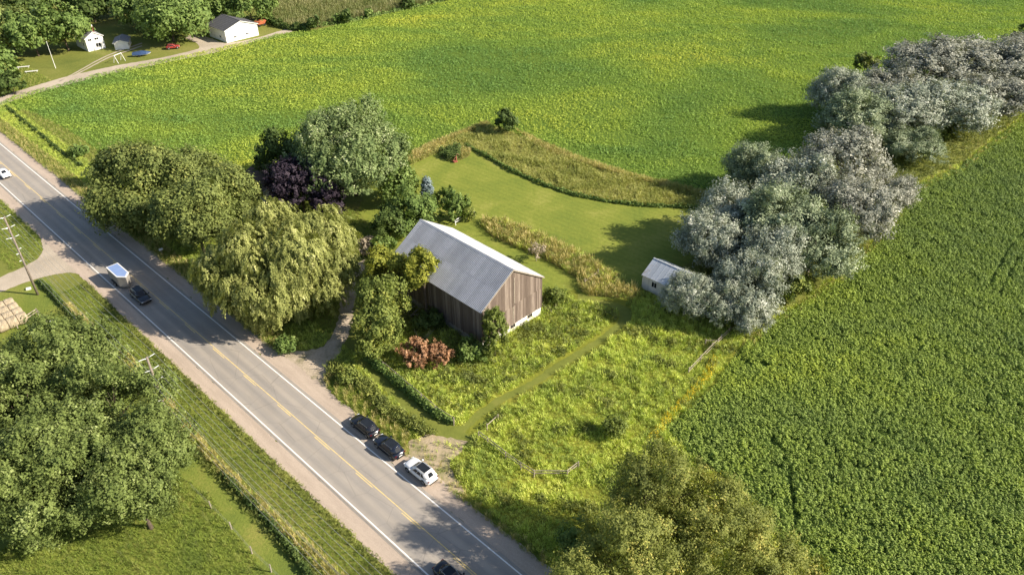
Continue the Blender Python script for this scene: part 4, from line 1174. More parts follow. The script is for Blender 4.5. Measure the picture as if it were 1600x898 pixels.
def gable_house(name, label, cat, loc, rz, W, L, HW, HR, wall, roof, oe=.35, ov=.3, base=.0, windows=(), doors=(), sheets=0, roof_name='roof'):
    """gable wall at local y=0, length along +y"""
    e = empty(name, loc, rz); tag(e, label, cat)
    slope = (HR - HW) / (W / 2)
    mb = MB()
    # siding boards
    def vboards(axis, c, a0, a1, ztop, sgn):
        x = a0
        while x < a1 - .02:
            w = min(.3, a1 - x)
            x1 = x + w - .012
            za, zb = ztop(x), ztop(x1)
            q0, q1 = sorted((c, c + sgn * .04))
            if axis == 'x': pts = [(x, q0, base), (x1, q0, base), (x1, q0, zb), (x, q0, za), (x, q1, base), (x1, q1, base), (x1, q1, zb), (x, q1, za)]
            else: pts = [(q1, x, base), (q1, x1, base), (q1, x1, zb), (q1, x, za), (q0, x, base), (q0, x1, base), (q0, x1, zb), (q0, x, za)]
            mb.add(pts, [(0, 1, 2, 3), (5, 4, 7, 6), (4, 0, 3, 7), (1, 5, 6, 2), (3, 2, 6, 7)])
            x += w
    g = lambda x: HW + slope * (W / 2 - abs(x - W / 2)) - .03
    vboards('x', 0, 0, W, g, -1); vboards('x', L, 0, W, g, 1)
    fl = lambda x: HW - .03
    vboards('y', 0, 0, L, fl, -1); vboards('y', W, 0, L, fl, 1)
    tag(mb.build('wall_boards', wall, e), kind='stuff')
    MB().box(.03, .03, -.1, W - .03, L - .03, HW - .1).build('wall_core', wall, e)
    for s in (-1, 1):
        xe = W / 2 + s * (W / 2 + oe); ze = HW - slope * oe
        if sheets:
            sw = (L + 2 * ov) / sheets
            for i in range(sheets):
                y0 = -ov + i * sw; y1 = y0 + sw - .004
                b = MB()
                b.quadprism([(W / 2, y0, HR + .06), (W / 2, y1, HR + .06), (xe, y1, ze + .06), (xe, y0, ze + .06)][::(1 if s < 0 else -1)], (0, 0, 1), .03)
                b.quadprism([(W / 2, y0, HR + .09), (W / 2, y0 + .05, HR + .09), (xe, y0 + .05, ze + .09), (xe, y0, ze + .09)][::(1 if s < 0 else -1)], (0, 0, 1), .029)
                b.build('roof_sheet', roof, e)
        else:
            k = 9
            for i in range(k):     # lapped courses
                t0, t1 = i / k, (i + 1) / k
                xa, za = W / 2 + (xe - W / 2) * t0, HR + (ze - HR) * t0
                xb, zb = W / 2 + (xe - W / 2) * (t1 + .02), HR + (ze - HR) * (t1 + .02)
                MB().quadprism([(xa, -ov, za + .05), (xa, L + ov, za + .05), (xb, L + ov, zb + .09), (xb, -ov, zb + .09)][::(1 if s < 0 else -1)], (0, 0, 1), .05).build('shingle_course', roof, e)
        for y in (-ov - .03, L + ov):
            MB().quadprism([(W / 2, y, HR + .05), (xe, y, ze + .05), (xe, y, ze - .14), (W / 2, y, HR - .14)], (0, 1, 0), .03).build('barge_board', MT['trim'], e)
    MB().quadprism([(W / 2 - .15, -ov - .02, HR + .07), (W / 2, -ov - .02, HR + .13), (W / 2 + .15, -ov - .02, HR + .07)], (0, 1, 0), -(L + 2 * ov + .04)).build('ridge_cap', roof, e)
    for wall_, a, z, w, h in windows:
        f = MB(); t = .07
        def fb(x0, z0, x1, z1, d0, d1, m):
            if wall_ == 'front': m.box(x0, -.04 - d1, z0, x1, -.04 - d0, z1)
            else: m.box(-.04 - d1, x0, z0, -.04 - d0, x1, z1)
            return m
        fb(a, z, a + w, z + t, 0, .05, f); fb(a, z + h - t, a + w, z + h, 0, .05, f); fb(a, z + t, a + t, z + h - t, 0, .05, f); fb(a + w - t, z + t, a + w, z + h - t, 0, .05, f)
        fb(a + w / 2 - .03, z + t, a + w / 2 + .03, z + h - t, 0, .045, f)
        fo = f.build('window', MT['trim'], e)
        for x0 in (a + t, a + w / 2 + .03):
            fb(x0, z + t, x0 + w / 2 - t - .03, z + h - t, 0.004, .02, MB()).build('pane', MT['glass'], fo)
    for wall_, a, w, h in doors:
        d = MB()
        if wall_ == 'front': d.box(a, -.09, base, a + w, -.05, base + h)
        else: d.box(-.09, a, base, -.05, a + w, base + h)
        do = d.build('door', MT['old_wood'] if cat == 'shed' else MT['trim'], e)
        k = MB()
        if wall_ == 'front': k.box(a + w * .85, -.13, base + h * .45, a + w * .92, -.09, base + h * .5)
        else: k.box(-.13, a + w * .85, base + h * .45, -.09, a + w * .92, base + h * .5)
        k.build('handle', MT['chrome'], do)
    return e


SH = Vector((21.85, 106.0, 0)); RDV = Vector((RD[0], RD[1], 0)); RNV = Vector((RN[0], RN[1], 0)); HOUSE_RZ = RA + math.pi / 2
gable_house('shed', 'small white board shed with metal roof under the silver poplars', 'shed', SH + RDV * 8.0, HOUSE_RZ, 6.0, 8.0, 2.75, 4.45, MT['white_board'], MT['shed_tin'], oe=.22, ov=.15, sheets=9,
            windows=[('side', 8 - 2.9, 1.15, 1.05, 1.1)], doors=[('side', 8 - 5.2, 1.0, 2.0)])
fh = gable_house('farmhouse', 'white two-storey gabled house at the top left behind trees', 'house', (-131.9, 239.9, 0), HOUSE_RZ, 5.3, 9.0, 4.1, 5.6, MT['white_siding'], MT['grey_roof'],
            windows=[('front', .7, 3.0, 1.2, .75), ('front', 2.7, 3.0, 1.3, .75), ('front', 2.6, .8, 1.6, 1.3), ('side', 2, 1.2, 1.0, 1.1)])
ch_ = MB().box(3.6, 2.4, 4.3, 4.2, 3.0, 6.5).build('chimney', MT['brick'], fh)
MB().box(3.7, 2.5, 6.5, 4.1, 2.9, 7.0).build('flue', MT['trim'], ch_)
gable_house('house_wing', 'low white annexe right of the far white house', 'annexe', (-122.2, 248.8, 0), R(197), 4.0, 6.5, 2.2, 2.9, MT['white_siding'], MT['grey_roof'],
            windows=[('side', .4, .7, 1.2, 1.1), ('side', 2.0, .7, 1.0, 1.1), ('side', 4.6, .7, 1.3, 1.0)])
gable_house('garage', 'large white garage with dark roof at the far driveway bend', 'garage', (-90.9, 247.7, 0), HOUSE_RZ, 11.5, 11.0, 3.9, 5.85, MT['white_siding'], MT['shingle'], ov=.4,
            windows=[('front', 2.6, 1.0, 1.1, .6), ('front', 7.0, 1.15, 1.1, .6), ('side', 3.0, 1.0, 1.0, .8)], doors=[('side', 6.5, 1.0, 2.1)])
q = G(436, 296, 2.5)
gable_house('bungalow', 'brown-roofed house nearly hidden beneath the purple tree', 'house', (q.x - 3, q.y - 1, 0), HOUSE_RZ, 7.0, 9.0, 2.6, 4.2, MT['white_siding'], MT['brown_shingle'],
            windows=[('front', 1.0, 1.0, 1.1, 1.0), ('front', 4.5, 1.0, 1.1, 1.0)])

# ------------------------------------------------------------------ cars
def loft(rings, closed_ends=True):
    mb = MB(); k = len(rings[0]); v = [p for r in rings for p in r]
    f = []
    for i in range(len(rings) - 1):
        for j in range(k):
            f.append((i * k + j, i * k + (j + 1) % k, (i + 1) * k + (j + 1) % k, (i + 1) * k + j))
    if closed_ends: f.append(tuple(range(k))[::-1]); f.append(tuple((len(rings) - 1) * k + j for j in range(k)))
    return mb.add(v, f)
def car(name, label, cat, loc, rz, paint, roof='glass', L=4.7, W=1.88, H=1.66, group=None, hatch=True, pickup=False):
    """nose towards local +x"""
    e = empty(name, loc, rz); tag(e, label, cat, group)
    k = L / 4.7; hw = W / 2
    st = [(2.35, .62, .50, .66), (2.30, .80, .40, .80), (2.05, .93, .30, .90), (1.5, 1.0, .26, 1.0), (.95, 1.0, .26, 1.05), (0, 1.0, .26, 1.02), (-1.2, 1.0, .26, 1.03), (-1.9, .98, .28, 1.06), (-2.15, .90, .34, 1.03), (-2.34, .70, .45, .90)]
    rings = []
    for x, wf, zb, zt in st:
        w = hw * wf; x *= k
        rings.append([(x, -w * .8, zb), (x, -w, zb + .14), (x, -w * 1.0, (zb + zt) / 2 + .05), (x, -w * .93, zt - .06), (x, -w * .75, zt), (x, 0, zt + .035),
                      (x, w * .75, zt), (x, w * .93, zt - .06), (x, w, (zb + zt) / 2 + .05), (x, w, zb + .14), (x, w * .8, zb)][::-1])
    body = loft(rings).build('body', MT[paint], e, smooth=True)
    # cabin: body-coloured shell with glass let in just proud of it
    zb, zt = 1.02, H - .05
    fx0, fx1 = 1.05 * k, .28 * k            # windscreen foot and head
    rx0, rx1 = (-2.12 * k, -1.62 * k) if hatch else (-1.75 * k, -1.15 * k)
    wb, wt = hw * .92, hw * .76
    def ringz(t):
        x0 = rx0 + (rx1 - rx0) * t; x1 = fx0 + (fx1 - fx0) * t; w = wb + (wt - wb) * t; z = zb + (zt - zb) * t
        c = .22; cr = .42
        return [(x0, -w + cr, z), (x0 + cr * .9, -w, z), (x1 - c * 1.3, -w, z), (x1, -w + c * 1.4, z), (x1, w - c * 1.4, z), (x1 - c * 1.3, w, z), (x0 + cr * .9, w, z), (x0, w - cr, z)]
    cab = loft([ringz(0), ringz(.55), ringz(1)])
    cab.build('cabin', MT[paint], e, smooth=True)
    def lerp(a, b, t): return tuple(a[i] + (b[i] - a[i]) * t for i in range(3))
    def pane(nm, i, j, t0, t1, s0, s1, m='glass', out=.012):
        a, b = Vector(lerp(ringz(t0)[i], ringz(t0)[j], s0)), Vector(lerp(ringz(t0)[i], ringz(t0)[j], s1))
        c, d = Vector(lerp(ringz(t1)[i], ringz(t1)[j], s1)), Vector(lerp(ringz(t1)[i], ringz(t1)[j], s0))
        n = (b - a).cross(d - a).normalized()
        MB().quadprism([p + n * out for p in (a, b, c, d)], n, out + .01).build(nm, MT[m], e)
    pane('windshield', 3, 4, .08, .93, .04, .96)
    pane('rear_window', 7, 0, .25, .92, .06, .94)
    for i, j in ((1, 2), (5, 6)):
        r = (lambda a, b: (a, b)) if (i, j) == (1, 2) else (lambda a, b: (1 - b, 1 - a))
        for s0, s1 in ((.05, .28), (.32, .62), (.65, .95)):
            pane('side_window', i, j, .12, .88, *r(s0, s1))
    # roof panel
    r1 = ringz(1)
    rp = [(p[0], p[1], zt) for p in r1]
    top = [(p[0] * .93 - .03, p[1] * .86, H) for p in r1]
    loft([rp, top]).build('roof', MT[paint], e, smooth=True)
    x0, x1 = r1[0][0] + .28, r1[3][0] - .10; w = wt * .74
    if roof:
        MB().box(x0, -w, H - .004, x1, w, H + .012).build('sunroof', MT[roof], e)
    for s in (-1, 1):
        MB().tube([(x0 - .1, s * wt * .86, H - .01), (x0, s * wt * .86, H + .05), (x1 - .05, s * wt * .86, H + .05), (x1 + .1, s * wt * .86, H - .01)], .022, 6).build('roof_rail', MT['chrome'], e)
        MB().box(fx0 - .36, s * hw * .93 - .02, 1.0, fx0 - .16, s * hw * .93 + .02, 1.04).box(fx0 - .34, s * (hw + .12) - .09, 1.0, fx0 - .16, s * (hw + .12) + .09, 1.16).build('mirror', MT[paint], e)
        MB().box(2.12 * k, s * hw * .66 - .17, .70, 2.30 * k, s * hw * .66 + .17, .82).build('headlight', MT['lamp_clear'], e)
        MB().box(-2.31 * k, s * hw * .70 - .15, .84, -2.14 * k, s * hw * .70 + .15, .96).build('taillight', MT['lamp_red'], e)
        MB().box(-1.0 * k, s * hw - .02 * s - .02, .30, 1.0 * k, s * hw - .02 * s + .035, .42).build('sill', MT['plastic'], e)
        for x in (1.45 * k, -1.42 * k):
            y = s * (hw - .10)
            we = MB().tube([(x, y - .115, .36), (x, y - .09, .36), (x, y + .09, .36), (x, y + .115, .36)], [.31, .36, .36, .31], 20).build('wheel', MT['rubber'], e, smooth=False)
            MB().tube([(x, y + s * .10, .36), (x, y + s * .124, .36)], [.23, .2], 12).build('rim', MT['rim'], we)
            mb = MB()
            for q in range(9):
                a0, a1 = math.pi * q / 9 - .0, math.pi * (q + 1) / 9
                pts = [(x + math.cos(a0) * .37, .36 + math.sin(a0) * .37), (x + math.cos(a1) * .37, .36 + math.sin(a1) * .37), (x + math.cos(a1) * .45, .36 + math.sin(a1) * .45), (x + math.cos(a0) * .45, .36 + math.sin(a0) * .45)]
                yo = s * (hw + .012)
                mb.quadprism([(a, yo, b) for a, b in (pts if s < 0 else pts[::-1])], (0, s, 0), .05)
            mb.build('wheel_arch', MT['plastic'], e)
    MB().box(-2.36 * k, -.26, .62, -2.30 * k, .26, .74).build('licence_plate', MT['trim'], e)
    MB().box(-2.37 * k, -hw * .66, .36, -2.2 * k, hw * .66, .50).build('bumper', MT['plastic'], e)
    MB().box(2.22 * k, -hw * .6, .42, 2.37 * k, hw * .6, .60).build('grille', MT['plastic'], e)
    return e
ZS = 0.04
g = 'cars parked on the road shoulder'
UP = RA + math.pi                                      # nose away from the camera, towards the upper left
car('parked_car', 'black SUV parked first in the row on the shoulder, farthest from the white car', 'car', road(-65.3, 38.9, ZS), UP, 'black_paint', L=4.75, group=g)
car('parked_car', 'black SUV parked in the middle of the row, directly behind the white car', 'car', road(-60.0, 38.75, ZS), UP, 'navy_paint', L=4.75, group=g)
car('parked_car', 'white SUV with black roof panel parked last in the row', 'car', road(-53.9, 38.9, ZS), UP, 'white_paint', L=4.85, W=1.92, group=g)
car('towing_car', 'dark SUV towing the boxy trailer down the road', 'car', road(-116.9, 31.75, .06), RA, 'grey_paint', L=5.0, W=1.95, H=1.8)
car('white_car', 'white car driving at the left frame edge of the road', 'car', road(-184.6, 31.9, .06), RA, 'white_paint', roof=None, hatch=False, H=1.5)
car('dark_car', 'dark car driving through tree shade at the bottom edge of the road', 'car', road(-39.9, 31.3, .06), RA, 'black_paint', H=1.5, hatch=False)
q = G(270, 73, .7)
car('red_car', 'red car parked under the large tree by the far garage', 'car', (q.x, q.y, 0.02), R(20), 'red_paint', roof=None, L=4.2, W=1.75, H=1.5)

# V-nosed trailer
def trailer():
    e = empty('cargo_trailer', road(-124.3, 31.6, .06), RA); tag(e, 'boxy V-nosed trailer with pale blue roof towed behind the dark SUV', 'trailer')
    w = 1.0; x0, x1, xn = -2.2, 2.1, 3.25
    z0, z1 = .55, 2.5
    out = [(x0, -w), (x1, -w), (xn, 0), (x1, w), (x0, w)]
    mb = MB(); n = 5
    mb.add([(x, y, z0) for x, y in out] + [(x, y, z1) for x, y in out], [(0, 1, 6, 5), (1, 2, 7, 6), (2, 3, 8, 7), (3, 4, 9, 8), (4, 0, 5, 9), (4, 3, 2, 1, 0), (5, 6, 7, 8, 9)])
    mb.build('body', MT['trailer_side'], e)
    ins = [(x * .93 - .03 if x > 0 else x + .14, y * .86) for x, y in out]
    mb = MB()
    mb.add([(x * 1.012, y * 1.03, z1 + .06) for x, y in out] + [(x, y, z1 + .06) for x, y in ins], [(i, (i + 1) % 5, 5 + (i + 1) % 5, 5 + i) for i in range(5)])
    mb.add([(x * 1.012, y * 1.03, z1 - .08) for x, y in out] + [(x * 1.012, y * 1.03, z1 + .06) for x, y in out], [(i, (i + 1) % 5, 5 + (i + 1) % 5, 5 + i) for i in range(5)])
    mb.build('roof_trim', MT['trim'], e)
    mb = MB(); mb.add([(x, y, z1 + .05) for x, y in ins], [(0, 1, 2, 3, 4)])
    mb.build('roof', MT['trailer_roof'], e)
    MB().box(x0 - .03, -.85, .7, x0 - .003, .85, 2.3).build('rear_door', MT['trim'], e)
    MB().tube([(xn - .1, 0, .5), (xn + 1.35, 0, .5)], .06, 8).build('hitch', MT['plastic'], e)
    for s in (-1, 1):
        y = s * (w + .12)
        for x in (-.45, .45):
            wv = MB().tube([(x, y - .1, .34), (x, y + .1, .34)], .34, 18).build('wheel', MT['rubber'], e)
            MB().tube([(x, y + s * .1, .34), (x, y + s * .115, .34)], [.2, .17], 12).build('rim', MT['rim'], wv)
        MB().box(-.95, min(s * w, s * (w + .25)), .72, .95, max(s * w, s * (w + .25)), .78).build('fender', MT['plastic'], e)
trailer()

# ------------------------------------------------------------------ utility poles and cables
def pole(label, s):
    b = road(s, 20.3)
    e = empty('utility_pole', b, RA); tag(e, label, 'utility pole', 'utility poles along the road')
    MB().tube([(0, 0, -.3), (0, 0, 7), (0, 0, 15)], [.20, .165, .13], 12).build('post', MT['pole_wood'], e, smooth=True)
    for k, z in enumerate((14.85, 13.0, 11.2)):
        for sd in (-1, 1):
            mb = MB().tube([(0, 0, z - .1), (0, sd * .38, z)], .04, 6)
            br = mb.build('bracket', MT['rim'], e)
            prof = []
            mb = MB()
            pts = [(0, sd * (.38 + .085 * i), z + .012 * i) for i in range(8)]
            mb.tube(pts, [.03, .06, .035, .06, .035, .06, .035, .04], 8).build('insulator', MT['insulator'], e)
    for z, sd in ((9.0, 1), (8.2, -1), (6.9, -1)):
        MB().tube([(0, 0, z), (0, sd * .5, z)], [.04, .07], 6).build('insulator', MT['insulator'], e)
    return e
spans = [-181.0, -131.0, -80.6, -30.2, 20.0]
labs = ['utility pole beyond the left frame edge by the road', 'tall utility pole at the left edge by the gravel side road', 'utility pole rising from the lower left trees by the road', 'utility pole below the bottom edge of the photo', 'utility pole far below the bottom edge of the photo']
for s_, l_ in zip(spans[:4], labs[:4]): pole(l_, s_)
spans = spans[:4]
ci = 0
wires = [(sd * .98, z + .1, 'upper' if z > 14 else ('middle' if z > 12 else 'lower'), 'road' if sd > 0 else 'tree') for z in (14.85, 13.0, 11.2) for sd in (1, -1)] + [(.5, 9.0, 'neutral', 'road'), (-.5, 8.2, 'service', 'tree')]
for off, z, lv, side in wires:
    mb = MB(); pts = []
    for a, b in zip(spans[:-1], spans[1:]):
        for k in range(16):
            t = k / 16; pts.append((a + (b - a) * t, 20.3 + off, z - 4 * .85 * t * (1 - t)))
    pts.append((spans[-1], 20.3 + off, z))
    o = mb.tube(pts, .016, 5).build('power_cable', MT['cable']); o.rotation_euler = (0, 0, RA)
    tag(o, f'{lv} power cable strung between the utility poles on the {side} side', 'cable', 'power cables along the road')
q = G(87, 107)
e = empty('flagpole', q); tag(e, 'slim white pole standing on the far left lawn', 'pole')
MB().tube([(0, 0, 0), (0, 0, 7.8)], [.09, .05], 8).build('post', MT['trim'], e); MB().tube([(0, 0, 7.8), (0, 0, 7.95)], [.09, .03], 8).build('finial', MT['trim'], e)

# ------------------------------------------------------------------ fences
def rail_fence(name, label, pts, h=1.15, rails=(.45, .8, 1.1), post_every=2.6, m='old_wood', r=.06, skip=(), group=None, lean=0.0, cat='fence'):
    e = empty(name, (pts[0].x, pts[0].y, 0)); tag(e, label, cat, group)
    rs = np.random.default_rng(int(abs(pts[0].x * 100)))
    posts = []
    for a, b in zip(pts[:-1], pts[1:]):
        L = (b - a).length; n = max(1, round(L / post_every))
        posts += [a.lerp(b, k / n) for k in range(n)]
    posts.append(pts[-1])
    o = pts[0]
    for p in posts:
        x, y = p.x - o.x, p.y - o.y
        dx, dy = rs.normal(0, .05 + lean, 2)
        MB().tube([(x, y, -.1), (x + dx, y + dy, h + rs.uniform(-.05, .1))], [.09, .075], 7).build('post', MT[m], e)
    for k, (a, b) in enumerate(zip(posts[:-1], posts[1:])):
        d = (b - a).normalized(); nrm = Vector((-d.y, d.x, 0)) * .09
        for j, z in enumerate(rails):
            if (k, j) in skip: continue
            z0, z1 = z + rs.uniform(-.06, .06), z + rs.uniform(-.06, .06)
            A_, B_ = a - o - d * .12 + nrm, b - o + d * .12 + nrm
            mb = MB(); hh = .075
            mb.add([(A_.x, A_.y, z0 - hh), (B_.x, B_.y, z1 - hh), (B_.x, B_.y, z1 + hh), (A_.x, A_.y, z0 + hh)] + [(A_.x + nrm.x * .4, A_.y + nrm.y * .4, z0 - hh), (B_.x + nrm.x * .4, B_.y + nrm.y * .4, z1 - hh), (B_.x + nrm.x * .4, B_.y + nrm.y * .4, z1 + hh), (A_.x + nrm.x * .4, A_.y + nrm.y * .4, z0 + hh)],
                   [(0, 1, 2, 3), (7, 6, 5, 4), (3, 2, 6, 7), (0, 4, 5, 1), (1, 5, 6, 2), (4, 0, 3, 7)])
            mb.build('rail', MT[m], e)
    return e
rail_fence('rail_fence', 'weathered rail fence along the near side of the meadow', P([(748, 684), (762, 694), (790, 716), (814, 733), (834, 745), (886, 745), (904, 731)]), rails=(.55, 1.05), post_every=2.9)
rail_fence('rail_fence', 'broken single rail sticking out of the meadow near the path', P([(761, 671), (778, 656)]), rails=(.7,), post_every=4)
rail_fence('rail_fence', 'rail fence running from the grove down to the soybean field', P([(1162, 488), (1140, 519), (1112, 545), (1075, 583)]), rails=(.5, 1.05), post_every=3.2)
rail_fence('rail_fence', 'short cross rail at the fence near the soybean field', P([(1101, 540), (1121, 540)]), rails=(.9,), post_every=3.2)
rail_fence('rail_fence', 'vine-covered rail fence beside the mown path and dead bush', P([(577, 557), (600, 577), (640, 611), (680, 645), (709, 664)]), rails=(.6, 1.25), post_every=2.8, h=1.35)
rail_fence('rail_fence', 'short rail fence at the end of the grass bank', P([(914, 446), (934, 432)]), rails=(.8,), post_every=4, h=1.5)
rail_fence('rail_fence', 'pale rail fence between the lawn and the barn roof', P([(712, 352), (729, 342), (741, 338)]), rails=(.55, 1.1), post_every=2.6, m='trim')
rail_fence('rail_fence', 'wooden rail fence beside the stacked hay bales', P([(28, 513), (60, 492), (74, 507)]), rails=(.6, 1.05), post_every=4, h=1.3)
e0 = road(-64, 14)
posts = [(330.3, 794), (362, 826.7), (394, 864.5), (424, 893)]
names = ['upper', 'second', 'third', 'lowest']
for k, (x, y) in enumerate(posts):
    q = G(x, y)
    o = MB().tube([(0, 0, -.2), (.02 * (k - 1), .03, 1.3)], [.085, .075], 8).build('fence_post', MT['old_wood']); o.location = q
    tag(o, ['wooden post nearest the big trees on the paddock edge', 'second wooden post from the big trees on the paddock edge', 'third wooden post from the big trees on the paddock edge', 'wooden post nearest the bottom edge on the paddock edge'][k], 'fence post', 'wooden posts along the paddock')
mb = MB()
qs = [G(x, y) for x, y in [(300, 764)] + posts + [(470, 940)]]
for z in (.5, .9, 1.2):
    mb.tube([(p.x, p.y, z) for p in qs], .008, 4)
tag(mb.build('fence_wire', MT['cable']), 'thin wire strung along the paddock posts', 'wire')

# ------------------------------------------------------------------ hay bales in rows
bm_ = None
rs = np.random.default_rng(9)
ordn = ['nearest the road sign pole', 'second from the utility pole', 'second from the rail fence', 'beside the rail fence']
for r_ in range(4):
    for k in range(4):
        c = road(-130.0 + r_ * 1.92, 15.9 - k * 1.43)
        rad = .95
        mb = MB(); N_ = 20; ring = []
        prof = [(-.70, .0), (-.70, .78), (-.64, .9), (-.3, .95), (0, .93), (.3, .95), (.64, .9), (.70, .78), (.70, .0)]
        v = []; f = []
        for x, rr in prof[1:-1]:
            for q in range(N_):
                a = 6.2832 * q / N_; z = rad + math.sin(a) * rr * rs.uniform(.96, 1.02)
                v.append((math.cos(a) * rr * rs.uniform(.97, 1.02), x, max(z, 0.0)))
        nr = len(prof) - 2
        for i in range(nr - 1):
            for q in range(N_): f.append((i * N_ + q, (i + 1) * N_ + q, (i + 1) * N_ + (q + 1) % N_, i * N_ + (q + 1) % N_))
        f.append(tuple(range(N_))); f.append(tuple((nr - 1) * N_ + q for q in range(N_))[::-1])
        mb.add(v, f)
        o = mb.build('hay_bale', MT['hay'], smooth=False); o.location = c; o.rotation_euler = (0, 0, RA)
        row = ['row nearest the utility pole', 'second row from the pole', 'third row from the pole', 'row nearest the rail fence'][r_]
        pos = ['right end', 'second from right', 'third from right', 'frame-edge end'][k]
        tag(o, f'round hay bale, {pos} of the {row}', 'hay bale', 'round hay bales stored in rows')

# ------------------------------------------------------------------ small things
def mailbox(label, q, rz):
    e = empty('mailbox', q, rz); tag(e, label, 'mailbox')
    MB().box(-.05, -.05, 0, .05, .05, 1.0).build('post', MT['old_wood'], e)
    mb = MB(); pts = [(-.16, 0), (.16, 0), (.16, .2), (.1, .32), (-.1, .32), (-.16, .2)]
    mb.add([(x, -.32, 1.0 + z) for x, z in pts] + [(x, .32, 1.0 + z) for x, z in pts], [(0, 1, 2, 3, 4, 5), (11, 10, 9, 8, 7, 6)] + [(i, 6 + i, 6 + (i + 1) % 6, (i + 1) % 6) for i in range(6)])
    mb.build('box', MT['trim'], e)
mailbox('white mailbox on a post in the shade beside the road', G(254, 398), RA)
e = empty('white_box', G(86, 511), R(20)); tag(e, 'small white utility box standing on grass near the lower left trees', 'utility box')
MB().box(-.28, -.22, 0, .28, .22, 1.25).build('body', MT['trim'], e); MB().box(-.32, -.26, 1.25, .32, .26, 1.33).build('cap', MT['trim'], e)
o = MB().box(-.35, -.25, 0, .35, .25, .3).build('white_stone', MT['trim']); o.location = G(45, 452); o.rotation_euler = (0, 0, .4)
tag(o, 'small white marker block on the grass beside the utility pole', 'marker')

bedP = [leafy(22, 0.9, 0.42, 0.26, 240 + k, MT['lf_dark'], .1) for k in range(3)]
# round flower bed on the lawn
bed = [(695, 249), (688, 245), (690, 240), (700, 234), (714, 230), (728, 231), (735, 236), (734, 243), (724, 249), (708, 252)]
bedp = P(bed)
sheet('flower_bed', bedp, 0.024, MT['strip'], 0.15, .5, 60)
p = grid_pts(bedp, .5, .5)
c = G(712, 241)
dark = p[:, 0] < c.x + .8
scatter('flower_bed_plants', 'dark leafy plants filling the round island bed on the lawn', 'plants', p[dark], rng.uniform(1.1, 1.9, dark.sum()), bedP)
scatter('flower_bed_grasses', 'pale ornamental grasses at the right side of the island bed', 'plants', p[~dark], rng.uniform(.7, 1.2, (~dark).sum()), strP + oliP[:2])
q = G(713, 253)
e = empty('garden_pump', q, .5); e.scale = (1.1, 1.1, 1.1); tag(e, 'small red old hand pump ornament in the island flower bed', 'ornament')
MB().tube([(0, 0, 0), (0, 0, .12), (0, 0, .14), (0, 0, 1.2), (0, 0, 1.25)], [.3, .3, .14, .12, .17], 12).build('column', MT['red'], e)
MB().tube([(0, 0, .95), (-.35, 0, .9), (-.42, 0, .72)], [.07, .06, .06], 8).build('spout', MT['red'], e)
MB().tube([(0, 0, 1.25), (.15, 0, 1.75), (.75, 0, 1.35)], [.05, .045, .035], 8).build('handle', MT['red'], e)
MB().tube([(-.5, -.1, 0), (-.5, -.1, .42)], [.24, .3], 14).build('bucket', MT['red'], e)

# fallen grey branches
def branches(label, q, n, L, seed, up=.5):
    rs = np.random.default_rng(seed); mb = MB()
    for i in range(n):
        a = rs.uniform(0, 6.28); p = [Vector((rs.uniform(-.5, .5), rs.uniform(-.5, .5), .2))]
        for k in range(4):
            a += rs.normal(0, .35); s = L / 4 * rs.uniform(.7, 1.2)
            p.append(p[-1] + Vector((math.cos(a) * s, math.sin(a) * s, rs.uniform(-.1, up) * s)))
        mb.tube(p, [.075, .06, .045, .03, .015], 6)
        b = p[2]; mb.tube([b, b + Vector((rs.uniform(-.8, .8), rs.uniform(-.8, .8), rs.uniform(.2, .6)))], [.035, .012], 5)
    o = mb.build('fallen_branch', MT['twig'], smooth=True); o.location = q
    tag(o, label, 'branch')
branches('fallen grey branches tangled under the trees beside the barn wall', G(640, 495), 8, 4.0, 1, .8)
branches('bare grey branches lying at the fence end by the driveway', G(583, 557), 4, 3.2, 2, .3)
branches('bleached dead branches sticking up left of the dead bush', G(655, 535), 6, 3.0, 3, .9)
branches('dead branches at the right front corner of the barn', G(862, 487), 5, 1.8, 4, .5)

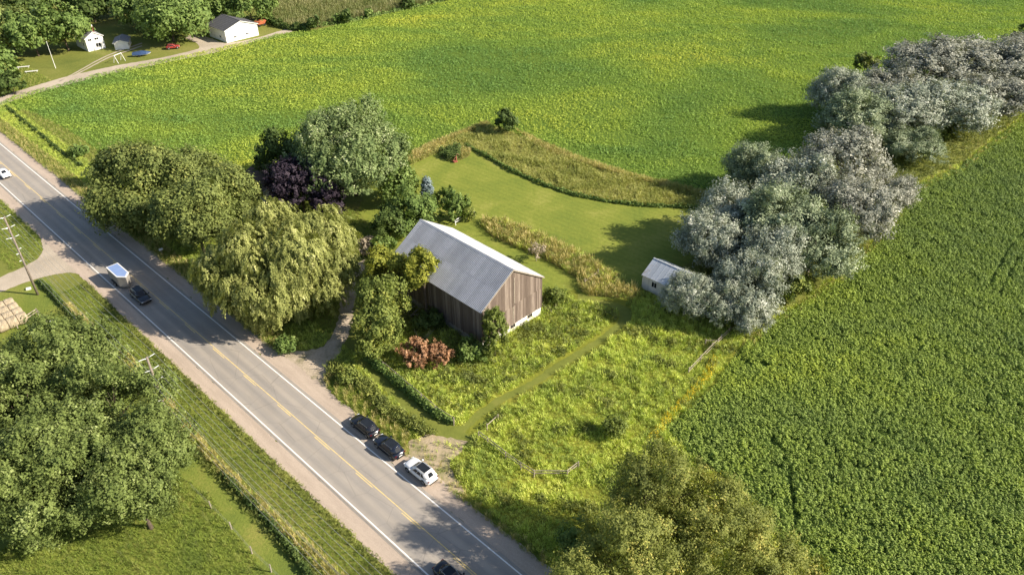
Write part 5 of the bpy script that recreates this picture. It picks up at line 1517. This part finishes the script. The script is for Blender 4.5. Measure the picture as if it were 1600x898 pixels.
# yard things at the far farmstead
q = G(222, 88)
e = empty('covered_boat', q, R(12)); tag(e, 'boat under a blue tarp on a trailer near the far driveway', 'boat')
loft([[(-2.6, -.8, .6), (-2.6, .8, .6), (-2.6, .6, 1.2), (-2.6, -.6, 1.2)], [(0, -1.0, .6), (0, 1.0, .6), (0, .5, 1.6), (0, -.5, 1.6)], [(1.6, -.8, .7), (1.6, .8, .7), (1.6, .4, 1.4), (1.6, -.4, 1.4)], [(2.8, -.05, 1.0), (2.8, .05, 1.0), (2.8, .03, 1.2), (2.8, -.03, 1.2)]]).build('tarp', MT['blue_tarp'], e)
loft([[(-2.5, -.5, .35), (-2.5, .5, .35), (-2.5, .78, .62), (-2.5, -.78, .62)], [(1.4, -.4, .4), (1.4, .4, .4), (1.4, .78, .68), (1.4, -.78, .68)], [(2.7, -.03, .8), (2.7, .03, .8), (2.7, .05, 1.0), (2.7, -.05, 1.0)]]).build('hull', MT['trim'], e)
for s in (-1, 1): MB().tube([(-.6, s * .95 - .08, .3), (-.6, s * .95 + .08, .3)], .3, 14).build('wheel', MT['rubber'], e)
q = G(408, 41)
e = empty('hopper_wagon', q, R(45)); tag(e, 'orange-red farm wagon parked beside the garage', 'wagon')
loft([[(-1.2, -.6, .7), (1.2, -.6, .7), (1.2, .6, .7), (-1.2, .6, .7)], [(-1.8, -1.0, 1.8), (1.8, -1.0, 1.8), (1.8, 1.0, 1.8), (-1.8, 1.0, 1.8)]]).build('hopper', MT['orange'], e)
for x in (-1, 1):
    for s in (-1, 1): MB().tube([(x, s * .8 - .1, .4), (x, s * .8 + .1, .4)], .4, 14).build('wheel', MT['rubber'], e)
q = G(187, 97)
e = empty('swing_frame', q, R(70)); tag(e, 'white wooden A-frame on the grass beside the far driveway', 'frame')
for x in (-1.4, 1.4):
    for s in (-1, 1): MB().tube([(x, s * .9, 0), (x, 0, 2.3)], .07, 6).build('leg', MT['trim'], e)
MB().tube([(-1.5, 0, 2.3), (1.5, 0, 2.3)], .08, 6).build('beam', MT['trim'], e)
for k, (x, y) in enumerate([(37, 107), (50, 114)]):
    o = MB().box(-1.7, -.3, .45, 1.7, .3, .53).box(-1.4, -.2, 0, -1.3, .2, .45).box(1.3, -.2, 0, 1.4, .2, .45).build('white_bench', MT['trim']); o.location = G(x, y); o.rotation_euler = (0, 0, .3)
    tag(o, ['white bench on the far left lawn, the one nearer the trees', 'white bench on the far left lawn, the one nearer the driveway'][k], 'bench')
print('tris', sum(len(o.data.polygons) for o in bpy.data.objects if o.type == 'MESH'), 'unique', sum(len(m.polygons) for m in bpy.data.meshes))
